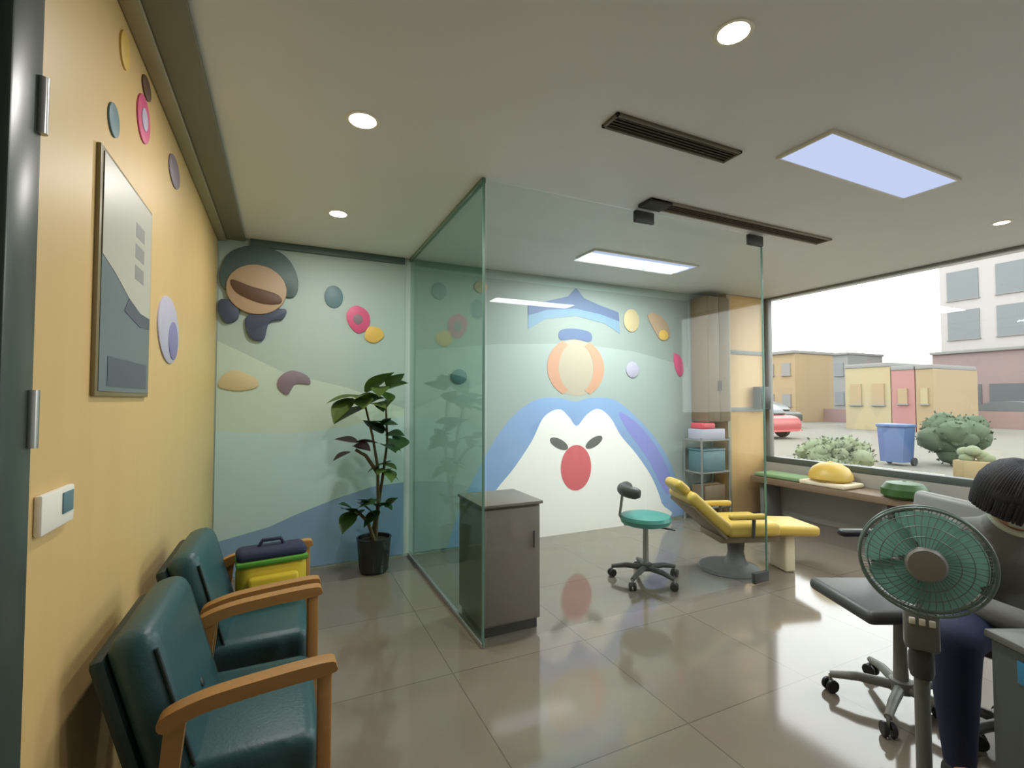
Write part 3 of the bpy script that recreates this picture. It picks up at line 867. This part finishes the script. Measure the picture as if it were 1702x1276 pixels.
# ------------------------------------------------------------------ pedestal fan
fn = thing('pedestal_fan', (1.805, 0.825, 0), 'grey pedestal fan with teal blades and wire guard in the foreground', 'fan', rz=math.radians(-60))
# fan faces local -y
FZ = 0.91
RX90 = Matrix.Rotation(PI / 2, 4, 'X')
B().lathe([(0.0, 0.0), (0.2, 0.0), (0.21, 0.012), (0.18, 0.03), (0.06, 0.045), (0.035, 0.07), (0.0, 0.07)], (0, 0.1, 0), 'fan_grey', 40).obj('base', fn)
B().tube([(0, 0.1, 0.06), (0, 0.1, 0.55)], 0.021, 'fan_grey', 18).obj('pole', fn)
B().tube([(0, 0.1, 0.5), (0, 0.1, 0.84)], 0.014, 'silver', 16).obj('upper_pole', fn)
B().lathe([(0.03, 0.5), (0.034, 0.52), (0.034, 0.57), (0.028, 0.59)], (0, 0.1, 0), 'charcoal', 20).obj('collar', fn)
mh = B()
mh.lathe([(0.0, -0.16), (0.04, -0.155), (0.065, -0.12), (0.072, -0.06), (0.06, -0.02), (0.0, -0.015)], (0, 0, FZ), 'fan_grey', 30, RX90)
mh.box((0, 0.1, FZ - 0.07), (0.06, 0.06, 0.12), 'fan_grey', 0.015)
mh.obj('motor_housing', fn)
FK = 0.8                                     # head radius 0.16 m
def guard(name, y, dome):
    g = B()
    for k, rr in enumerate((0.05, 0.08, 0.11, 0.14)):
        g.ring((0, y - dome * (1 - (rr / 0.16) ** 2), FZ), rr, 0.0016, 'fan_wire', RX90, 48, 5)
    g.ring((0, y, FZ), 0.16, 0.0045, 'fan_wire', RX90, 56, 8)
    for k in range(48):
        a = 2 * PI * k / 48
        pts = []
        for rr in (0.035, 0.08, 0.12, 0.16):
            a2 = a + (0.16 - rr) * 1.4
            pts.append((rr * math.cos(a2), y - dome * (1 - (rr / 0.16) ** 2), FZ + rr * math.sin(a2)))
        g.tube(pts, 0.0013, 'fan_wire', 5)
    return g.obj(name, fn)
guard('front_guard', -0.055, 0.035)
guard('rear_guard', -0.02, -0.03)
B().lathe([(0.0, 0.0), (0.046, 0.0), (0.05, 0.006), (0.044, 0.014), (0.0, 0.016)], (0, -0.085, FZ), 'grey', 30, RX90).obj('guard_badge', fn)
for k in range(5):
    b = B()
    t = bmesh.new()
    rows = []
    for i in range(9):
        u = i / 8
        r_ = 0.03 + 0.117 * u
        half = 0.2 + 0.52 * math.sin(PI * min(1, u * 0.62 + 0.12)) - 0.05 * u
        rows.append([t.verts.new((r_ * math.cos(v * half + 0.25 * u), -0.035 + v * 0.016, r_ * math.sin(v * half + 0.25 * u))) for v in (-1, -0.5, 0, 0.5, 1)])
    for a, c in zip(rows, rows[1:]):
        for j in range(4):
            t.faces.new((a[j], a[j + 1], c[j + 1], c[j]))
    bmesh.ops.solidify(t, geom=list(t.faces), thickness=0.002)
    b._take(t, 'fan_blade', Matrix.Translation((0, 0, FZ)) @ Matrix.Rotation(2 * PI * k / 5, 4, 'Y'))
    b.obj('blade', fn)
B().lathe([(0.0, 0.0), (0.036, 0.0), (0.036, 0.03), (0.02, 0.036), (0.0, 0.036)], (0, -0.02, FZ), 'fan_blade', 24, RX90).obj('blade_hub', fn)
ctl = B().box((0, 0.085, 0.66), (0.09, 0.06, 0.13), 'fan_grey', 0.012, seg=3).obj('control_box', fn)
kb = B()
for i in range(3):
    kb.box((-0.025 + i * 0.025, 0.052, 0.69), (0.016, 0.008, 0.02), 'white', 0.002)
kb.obj('button', ctl)

# ------------------------------------------------------------------ drawer pedestal at the right edge
dp = thing('drawer_pedestal', (1.93, 0.43, 0), 'dark grey green drawer pedestal with a blue tag at the right edge', 'cabinet', rz=math.radians(-25.3))
B().box((0.0, 0, 0.38), (0.42, 0.34, 0.70), 'grey_green', 0.008).obj('cabinet_body', dp)
B().box((0.0, 0, 0.74), (0.44, 0.36, 0.022), 'fan_grey', 0.006).obj('cabinet_top', dp)
for z, h_ in ((0.62, 0.2), (0.40, 0.2), (0.17, 0.22)):
    d_ = B().box((0.0, -0.177, z), (0.4, 0.014, h_), 'grey_green', 0.004).obj('drawer', dp)
    B().box((0.0, -0.19, z + h_ * 0.28), (0.14, 0.012, 0.016), 'charcoal', 0.004).obj('handle', d_)
B().box((-0.2115, 0.05, 0.675), (0.004, 0.09, 0.06), 'blue', 0.001).obj('tag', dp)
B().box((0, 0, 0.015), (0.38, 0.3, 0.03), 'black', 0.003).obj('plinth', dp)

# ------------------------------------------------------------------ seated person
ps = thing('person', (2.64, 0.91, 0), 'seated person with black hair, pale mask, grey top and navy trousers', 'person', rz=math.radians(-25.3))
def skin_mesh(nodes, edges, root, extra=None, voxel=0.008, smooth=4):
    """nodes name -> (pos, radius); limbs swept along the edges with tapering radii and fused into one surface"""
    def r3(r):
        return Vector((r, r, r)) if not isinstance(r, tuple) else Vector(r)
    b = B()
    for a, c in edges:
        pa, pc = Vector(nodes[a][0]), Vector(nodes[c][0])
        ra, rc = r3(nodes[a][1]), r3(nodes[c][1])
        n = max(3, int((pc - pa).length / (0.3 * min(*ra, *rc))) + 1)
        for k in range(n + 1):
            u = k / n
            b.ball(pa.lerp(pc, u), ra.lerp(rc, u), 'skin', sub=2)
    if extra is not None:
        b.bm.from_mesh(extra)
    me = bpy.data.meshes.new('sk')
    b.bm.to_mesh(me)
    b.bm.free()
    o = bpy.data.objects.new('sk', me)
    COL.objects.link(o)
    rm = o.modifiers.new('r', 'REMESH')
    rm.mode = 'VOXEL'
    rm.voxel_size = voxel
    rm.use_smooth_shade = True
    dg = bpy.context.evaluated_depsgraph_get()
    dg.update()
    m2 = bpy.data.meshes.new_from_object(o.evaluated_get(dg))
    bpy.data.objects.remove(o)
    bm = bmesh.new()
    bm.from_mesh(m2)
    for _ in range(smooth):
        bmesh.ops.smooth_vert(bm, verts=bm.verts, factor=0.5, use_axis_x=True, use_axis_y=True, use_axis_z=True)
    # keep the one outer surface
    seen, best = set(), []
    for v in bm.verts:
        if v in seen:
            continue
        comp, stack = [], [v]
        seen.add(v)
        while stack:
            q = stack.pop()
            comp.append(q)
            for e in q.link_edges:
                w = e.other_vert(q)
                if w not in seen:
                    seen.add(w)
                    stack.append(w)
        if len(comp) > len(best):
            best = comp
    keep = set(best)
    bmesh.ops.delete(bm, geom=[v for v in bm.verts if v not in keep], context='VERTS')
    for f in bm.faces:
        f.smooth = True
        f.material_index = 0
    bm.to_mesh(m2)
    bm.free()
    m2.materials.clear()
    return m2

HC = Vector((-0.19, -0.22, 1.05))                                  # head centre
HT = Matrix.Translation(HC) @ Matrix.Rotation(math.radians(14), 4, 'Z') @ Matrix.Rotation(math.radians(20), 4, 'X')
def head_shape(off=0.0, sub=5):
    t = bmesh.new()
    bmesh.ops.create_icosphere(t, subdivisions=sub, radius=1)
    for v in t.verts:
        x, y, z = v.co
        p = Vector((x * 0.076, y * 0.095, z * 0.112))
        if z < 0:                                                    # jaw narrows, chin forward
            k = -z
            p.x *= 1 - 0.32 * k * k
            if y < 0:
                p.y *= 1 - 0.10 * k
            else:
                p.y *= 1 - 0.45 * k
        if y < -0.3:                                                 # face relief
            fx, fz = p.x, p.z
            nose = math.exp(-(fx / 0.011) ** 2) * math.exp(-((fz + 0.018) / 0.02) ** 2)
            brow = math.exp(-((abs(fx) - 0.03) / 0.022) ** 2) * math.exp(-((fz - 0.026) / 0.010) ** 2)
            sock = math.exp(-((abs(fx) - 0.031) / 0.015) ** 2) * math.exp(-((fz - 0.006) / 0.010) ** 2)
            lip = math.exp(-(fx / 0.022) ** 2) * math.exp(-((fz + 0.058) / 0.008) ** 2)
            p.y -= nose * 0.022 + brow * 0.005 - sock * 0.008 + lip * 0.006
        n = p.normalized()
        v.co = p + n * off
    return t
hb_ = head_shape()
for s in (-1, 1):                                                    # ears
    e_ = bmesh.new()
    bmesh.ops.create_icosphere(e_, subdivisions=3, radius=1)
    bmesh.ops.scale(e_, vec=(0.012, 0.02, 0.032), verts=e_.verts)
    bmesh.ops.translate(e_, vec=(s * 0.079, 0.01, -0.005), verts=e_.verts)
    tm = bpy.data.meshes.new('e')
    e_.to_mesh(tm)
    e_.free()
    hb_.from_mesh(tm)
bmesh.ops.transform(hb_, matrix=HT, verts=hb_.verts)
head_me = bpy.data.meshes.new('h')
hb_.to_mesh(head_me)
hb_.free()

J = {
    'pelvis': ((0, 0.03, 0.55), (0.15, 0.11, 0.1)), 'waist': ((-0.03, 0.0, 0.70), (0.125, 0.09, 0.09)), 'chest': ((-0.09, -0.07, 0.84), (0.145, 0.095, 0.1)),
    'neckb': ((-0.13, -0.13, 0.935), 0.055), 'neck': ((-0.165, -0.185, 0.99), 0.046),
    'shR': ((-0.27, -0.05, 0.87), 0.056), 'elR': ((-0.31, -0.10, 0.64), 0.042), 'wrR': ((-0.20, -0.31, 0.625), 0.027), 'paR': ((-0.16, -0.385, 0.63), (0.034, 0.034, 0.016)),
    'shL': ((0.09, -0.12, 0.87), 0.056), 'elL': ((0.17, -0.16, 0.64), 0.042), 'wrL': ((-0.01, -0.34, 0.66), 0.027), 'paL': ((-0.075, -0.40, 0.655), (0.034, 0.034, 0.016)),
    'hiR': ((-0.11, 0.0, 0.535), 0.09), 'knR': ((-0.435, -0.23, 0.56), 0.062), 'caR': ((-0.42, -0.205, 0.36), 0.056), 'anR': ((-0.40, -0.19, 0.1), 0.036), 'toR': ((-0.46, -0.36, 0.045), 0.035),
    'hiL': ((0.10, 0.0, 0.535), 0.09), 'knL': ((0.12, -0.41, 0.54), 0.062), 'caL': ((0.12, -0.39, 0.34), 0.056), 'anL': ((0.12, -0.36, 0.1), 0.036), 'toL': ((0.13, -0.54, 0.045), 0.035),
}
Ed = [('pelvis', 'waist'), ('waist', 'chest'), ('chest', 'neckb'), ('neckb', 'neck'), ('chest', 'shR'), ('shR', 'elR'), ('elR', 'wrR'), ('wrR', 'paR'),
      ('chest', 'shL'), ('shL', 'elL'), ('elL', 'wrL'), ('wrL', 'paL'), ('pelvis', 'hiR'), ('hiR', 'knR'), ('knR', 'caR'), ('caR', 'anR'), ('anR', 'toR'),
      ('pelvis', 'hiL'), ('hiL', 'knL'), ('knL', 'caL'), ('caL', 'anL'), ('anL', 'toL')]
# fingers and thumbs as short tapering chains rooted in the palm
fx = B()
for side, wr, pa in ((-1, 'wrR', 'paR'), (1, 'wrL', 'paL')):
    w_, p_ = Vector(J[wr][0]), Vector(J[pa][0])
    d = (p_ - w_).normalized()
    sd = d.cross(Vector((0, 0, 1))).normalized()                    # across the palm
    for i, ln in enumerate((0.068, 0.078, 0.072, 0.056)):
        b0 = p_ + sd * (-0.03 + 0.02 * i) - d * 0.005
        b1 = b0 + d * (ln * 0.5 + 0.02) + Vector((0, 0, -0.006))
        b2 = b1 + d * ln * 0.3 + Vector((0, 0, -0.02))
        b3 = b2 + d * ln * 0.12 + Vector((0, 0, -0.02))
        fx.tube([b0, b1, b2, b3], [0.0095, 0.009, 0.0085, 0.007], 'skin', 10)
    th = p_ - d * 0.05 + sd * (0.03 * side)
    fx.tube([th, th + sd * 0.03 * side + d * 0.02, th + sd * 0.038 * side + d * 0.05 - Vector((0, 0, 0.008))], [0.012, 0.0105, 0.008], 'skin', 10)
fm_ = bpy.data.meshes.new('f')
bmx = fx.bm
bmx.from_mesh(head_me)
bmx.to_mesh(fm_)
bmx.free()
body_me = skin_mesh(J, Ed, 'pelvis', fm_, 0.0055, 3)
body_me.name = 'body'
body_me.materials.append(M['skin'])
body = bpy.data.objects.new('body', body_me)
COL.objects.link(body)
body.parent = ps

def wear(name, keys, edges, grow, root, m, voxel=0.01):
    nd = {}
    for k in keys:
        p, r = J[k]
        nd[k] = (p, tuple(v + grow for v in r) if isinstance(r, tuple) else r + grow)
    me = skin_mesh(nd, edges, root, None, voxel, 8)
    me.name = name
    me.materials.append(M[m])
    o = bpy.data.objects.new(name, me)
    COL.objects.link(o)
    o.parent = ps
    return o
tk = ['pelvis', 'waist', 'chest', 'neckb', 'shR', 'elR', 'wrR', 'shL', 'elL', 'wrL']
wear('grey_top', tk, [e for e in Ed if e[0] in tk and e[1] in tk], 0.014, 'pelvis', 'shirt')
lk = ['pelvis', 'hiR', 'knR', 'caR', 'anR', 'hiL', 'knL', 'caL', 'anL']
wear('trousers', lk, [e for e in Ed if e[0] in lk and e[1] in lk], 0.012, 'pelvis', 'navy')
for s in ('R', 'L'):
    a, b = Vector(J['an' + s][0]), Vector(J['to' + s][0])
    d = (b - a)
    d.z = 0
    d.normalize()
    sh = B()
    ang = math.atan2(d.y, d.x)
    c = (a + b) / 2 + d * 0.02
    sh.box((c.x, c.y, 0.012), (0.27, 0.095, 0.024), 'black', 0.01, rot=(0, 0, ang))
    sh.ball((c.x, c.y, 0.045), (0.132, 0.047, 0.04), 'shoe', rot=(0, 0, ang))
    sh.ball((a.x, a.y, 0.07), (0.055, 0.048, 0.055), 'shoe')
    sh.obj('shoe', ps)
# hair: a cap grown from the head, cut away over the face, with a fringe and side locks
hm = head_shape(0.016, 5)
kill = []
for v in hm.verts:
    x, y, z = v.co
    fringe = 0.05 - 0.012 * math.cos(x * 60)
    if y < -0.035 and z < fringe and abs(x) < 0.062:
        kill.append(v)
    elif z < -0.075:
        kill.append(v)
bmesh.ops.delete(hm, geom=kill, context='VERTS')
for v in hm.verts:
    if v.co.z > 0:
        v.co *= 1.05
    v.co.x *= 1.14
bmesh.ops.solidify(hm, geom=list(hm.faces), thickness=0.012)
hr = B()
hr._take(hm, 'hair', HT)
rr = random.Random(4)
for k in range(90):                                                  # fine locks of hair lying over the cap
    a = -0.5 * PI + (k / 90) * PI * 2
    ca, sa = math.cos(a), math.sin(a)
    low = 0.034 if sa < -0.62 else -0.075
    j_ = rr.uniform(-.06, .06)
    pts = []
    for i in range(8):
        ph = i / 7
        el = math.radians(84 - 84 * min(1, ph * 1.45))
        z = 0.012 + 0.122 * math.sin(el) + (low * (ph - 0.69) / 0.31 if ph > 0.69 else 0)
        rad = 0.06 + 0.94 * math.cos(el)
        a2 = a + j_ * ph
        pts.append(HT @ Vector((0.101 * rad * math.cos(a2), 0.115 * rad * math.sin(a2) + 0.004, z)))
    hr.tube(pts, [0.006, 0.008, 0.009, 0.0095, 0.0095, 0.009, 0.008, 0.004], 'hair', 7)
hr.ball(HT @ Vector((0, 0.004, 0.103)), (0.066, 0.072, 0.031), 'hair', rot=(math.radians(20), 0, 0))
hr.obj('hair', ps)
# face mask over nose and chin
mk = head_shape(0.006, 5)
kill = [v for v in mk.verts if not (v.co.y < -0.02 and -0.098 < v.co.z < -0.006)]
bmesh.ops.delete(mk, geom=kill, context='VERTS')
bmesh.ops.solidify(mk, geom=list(mk.faces), thickness=0.0015)
mo = B()
mo._take(mk, 'mask', HT)
mo.obj('face_mask', ps)
ey = B()
for s in (-1, 1):
    c = HT @ Vector((s * 0.031, -0.082, 0.008))
    ey.ball(c, (0.012, 0.010, 0.007), 'white', sub=2)
    c = HT @ Vector((s * 0.031, -0.091, 0.007))
    ey.ball(c, (0.0055, 0.003, 0.0055), 'black', sub=2)
ey.obj('eye', ps)

co_ = B()
co_.ring((-0.145, -0.15, 0.95), 0.06, 0.011, 'mask', Matrix.Rotation(math.radians(38), 4, 'X'), 32, 8)
co_.obj('collar', ps)
# the stool the person sits on
pst = thing('rolling_stool', (2.65, 0.94, 0), 'round black stool under the seated person', 'stool', rz=0.4)
B().lathe([(0.0, 0.39), (0.15, 0.39), (0.18, 0.405), (0.18, 0.43), (0.15, 0.442), (0.0, 0.445)], (0, 0, 0), 'black', 36).obj('seat', pst)
B().tube([(0, 0, 0.08), (0, 0, 0.4)], 0.022, 'silver', 16).obj('column', pst)
star_base(pst, 0.22, 0.1, 'charcoal', 'black')

# ------------------------------------------------------------------ the street outside
structure(B().box((48, 8, -0.12), (85, 90, 0.1), 'road').obj('ground'))
def building(name, x, y0, y1, z1, depth, m, label, rows, cols, win_m, win_frac=(0.6, 0.6), z0=0.0, roof='b_grey', cat='building', group=None, wz0=None, overhang=0.3):
    t = thing(name, (x, (y0 + y1) / 2, -0.07), label, cat, group=group)
    Wd = y1 - y0
    B().box((depth / 2, 0, z1 / 2), (depth, Wd, z1), m).obj('wall', t)
    B().box((depth / 2 - 0.05, 0, z1 + 0.1), (depth + overhang, Wd + overhang * 0.5, 0.2), roof, 0.03).obj('roof', t)
    wz = wz0 if wz0 is not None else 0.4
    ch, cw = (z1 - wz) / rows, Wd / cols
    for r in range(rows):
        for c in range(cols):
            yy = -Wd / 2 + cw * (c + .5)
            zz = wz + ch * (r + .5)
            w = B()
            w.box((-0.02, yy, zz), (0.08, cw * win_frac[0], ch * win_frac[1]), win_m)
            w.box((-0.05, yy, zz - ch * win_frac[1] / 2), (0.14, cw * win_frac[0] + 0.1, 0.06), roof)
            w.obj('window', t)
    return t
building('apartment_tower', 45, 8.0, 19.0, 26, 12, 'b_white', 'tall pale apartment tower with grey windows at the right of the window', 7, 4, 'b_glass', (0.66, 0.74), wz0=5.5)
building('shop_building', 40, 6.5, 17.4, 4.5, 4.5, 'b_pink', 'low pink brick building with shaded shopfronts below the tower', 1, 4, 'b_dark', (0.86, 0.26), wz0=-1.0)
building('shop_kiosk', 26, 12.97, 15.0, 3.05, 4, 'b_yellow', 'pale yellow shop building across the street', 1, 2, 'b_orange', (0.5, 0.4), overhang=0.0, group='small shops across the street')
building('shop_kiosk', 26, 12.0, 12.93, 2.85, 4, 'b_red', 'narrow salmon red shop between the yellow and tan ones', 1, 1, 'b_orange', (0.4, 0.3), overhang=0.0, group='small shops across the street')
building('shop_kiosk', 26, 11.3, 11.96, 2.85, 4, 'b_orange', 'narrow tan shop right of the salmon red one', 1, 1, 'b_yellow', (0.4, 0.3), overhang=0.0, group='small shops across the street')
building('far_house', 42, 24, 29.5, 5.2, 5, 'b_grey', 'wide pale grey house far across the street', 2, 4, 'b_glass', (0.5, 0.45), group='far houses')
building('far_house', 30, 20.4, 22.8, 4.5, 4, 'b_orange', 'peach house with grey roof at the left end of the street view', 2, 2, 'b_grey', (0.5, 0.4), group='far houses')
structure(B().box((33, 14.5, 0.35), (0.25, 26, 0.9), 'car_pink').obj('trim_4'))

def car(name, x, y, ln, m, label, group='parked cars'):
    t = thing(name, (x, y, -0.07), label, 'car', group=group)
    T = Matrix(((0, 0, 1, -0.8), (1, 0, 0, 0), (0, 1, 0, 0), (0, 0, 0, 1)))
    h = ln / 2
    B().prism(smooth_poly([(-h, 0.35), (-h + 0.05, 0.75), (-h * 0.62, 0.88), (h * 0.6, 0.88), (h * 0.97, 0.78), (h, 0.35), (h * 0.9, 0.28), (-h * 0.9, 0.28)], 4), 1.6, m, T, 0.03).obj('car_body', t)
    T2 = Matrix(((0, 0, 1, -0.7), (1, 0, 0, 0), (0, 1, 0, 0), (0, 0, 0, 1)))
    B().prism(smooth_poly([(-h * 0.66, 0.86), (-h * 0.42, 1.3), (0.0, 1.4), (h * 0.3, 1.3), (h * 0.58, 0.86)], 4), 1.4, 'b_glass', T2, 0.03).obj('cabin', t)
    for yy in (-h * 0.6, h * 0.6):
        for xx in (-0.72, 0.72):
            B().lathe([(0.0, -0.09), (0.3, -0.09), (0.32, -0.05), (0.32, 0.05), (0.3, 0.09), (0.0, 0.09)], (xx, yy, 0.32), 'tyre', 20, Matrix.Rotation(PI / 2, 4, 'Y')).obj('wheel', t)
car('parked_car', 17, 13.7, 3.6, 'car_red', 'red car parked across the street, beside the tan pillar')
car('parked_car', 24, 18.5, 4.0, 'car_grey', 'dark grey car behind the red car')
car('parked_car', 34, 11.6, 4.2, 'car_grey', 'grey car parked before the pink brick building, left one')
car('parked_car', 34, 7.0, 4.2, 'b_glass', 'light grey car parked before the pink brick building, right one')

def shrub(name, x, y, rx, ry, h, m, label, seed, group='shrubs by the pavement'):
    t = thing(name, (x, y, -0.07), label, 'shrub', group=group)
    B().tube([(0, 0, 0), (0.02, 0, h * 0.5)], [0.05, 0.03], 'bark').obj('stem', t)
    rr = random.Random(seed)
    f = B()
    for k in range(26):
        a, q = rr.uniform(0, 2 * PI), rr.uniform(0, 1) ** 0.5
        z = rr.uniform(0.25, 0.82) * h
        s = h * rr.uniform(0.16, 0.26)
        f.ball((rx * q * math.cos(a), ry * q * math.sin(a), z), (s * 1.1, s * 1.2, s), m, sub=2)
    for v in f.bm.verts:
        v.co += Vector((rr.uniform(-1, 1), rr.uniform(-1, 1), rr.uniform(-1, 1))) * h * 0.025
    pts = [v.co.copy() for v in f.bm.verts]
    ctr = Vector((0, 0, h * 0.5))
    lv = bmesh.new()
    for k in range(1400):                                            # small leaves over the crown
        p = rr.choice(pts)
        o_ = (p - ctr).normalized()
        d = Vector((rr.uniform(-1, 1), rr.uniform(-1, 1), rr.uniform(-.6, 1)))
        d = (d + o_ * 0.8).normalized()
        sd = d.cross(Vector((rr.uniform(-1, 1), rr.uniform(-1, 1), rr.uniform(-1, 1)))).normalized()
        n_ = d.cross(sd)
        L_ = 0.05 + 0.035 * rr.random()
        q = [p, p + d * L_ * 0.45 + sd * L_ * 0.3 + n_ * L_ * 0.06, p + d * L_, p + d * L_ * 0.45 - sd * L_ * 0.3 + n_ * L_ * 0.06]
        lv.faces.new([lv.verts.new(c) for c in q])
    f._take(lv, m)
    f.obj('foliage', t)
shrub('low_hedge', 10, 6.05, 0.4, 0.6, 0.72, 'hedge', 'pale green low hedge just outside the window', 2)
shrub('street_bush', 13.5, 5.55, 0.35, 0.34, 1.15, 'bush', 'rounded grey green bush right of the blue bin', 3)
shrub('street_bush', 8.6, 5.3, 0.3, 0.5, 0.42, 'hedge', 'small low green bush outside nearest the pillar', 6)
bn = thing('street_bin', (12.5, 6.15, -0.07), 'blue wheeled bin standing on the pavement outside', 'bin')
B().prism([(-0.22, 0.08), (0.22, 0.08), (0.27, 0.85), (-0.27, 0.85)], 0.45, 'sign_blue', Matrix(((0, 0, 1, -0.22), (1, 0, 0, 0), (0, 1, 0, 0), (0, 0, 0, 1))), 0.015).obj('bin_body', bn)
B().box((0, 0, 0.89), (0.5, 0.58, 0.07), 'sign_blue', 0.02).obj('lid', bn)
for s in (-1, 1):
    B().lathe([(0.0, -0.03), (0.09, -0.03), (0.09, 0.03), (0.0, 0.03)], (0.2, s * 0.24, 0.09), 'tyre', 18, RX90).obj('wheel', bn)
oc2 = thing('planter_box', (11, 4.2, -0.07), 'ochre planter box with small shrub outside the window', 'planter')
B().box((0, 0, 0.2), (0.4, 0.5, 0.4), 'ochre', 0.02).obj('planter_body', oc2)
f = B()
rr = random.Random(5)
for k in range(10):
    f.ball((rr.uniform(-.12, .12), rr.uniform(-.16, .16), rr.uniform(0.42, 0.58)), (0.1, 0.11, 0.09), 'hedge', sub=2)
f.obj('foliage', oc2)
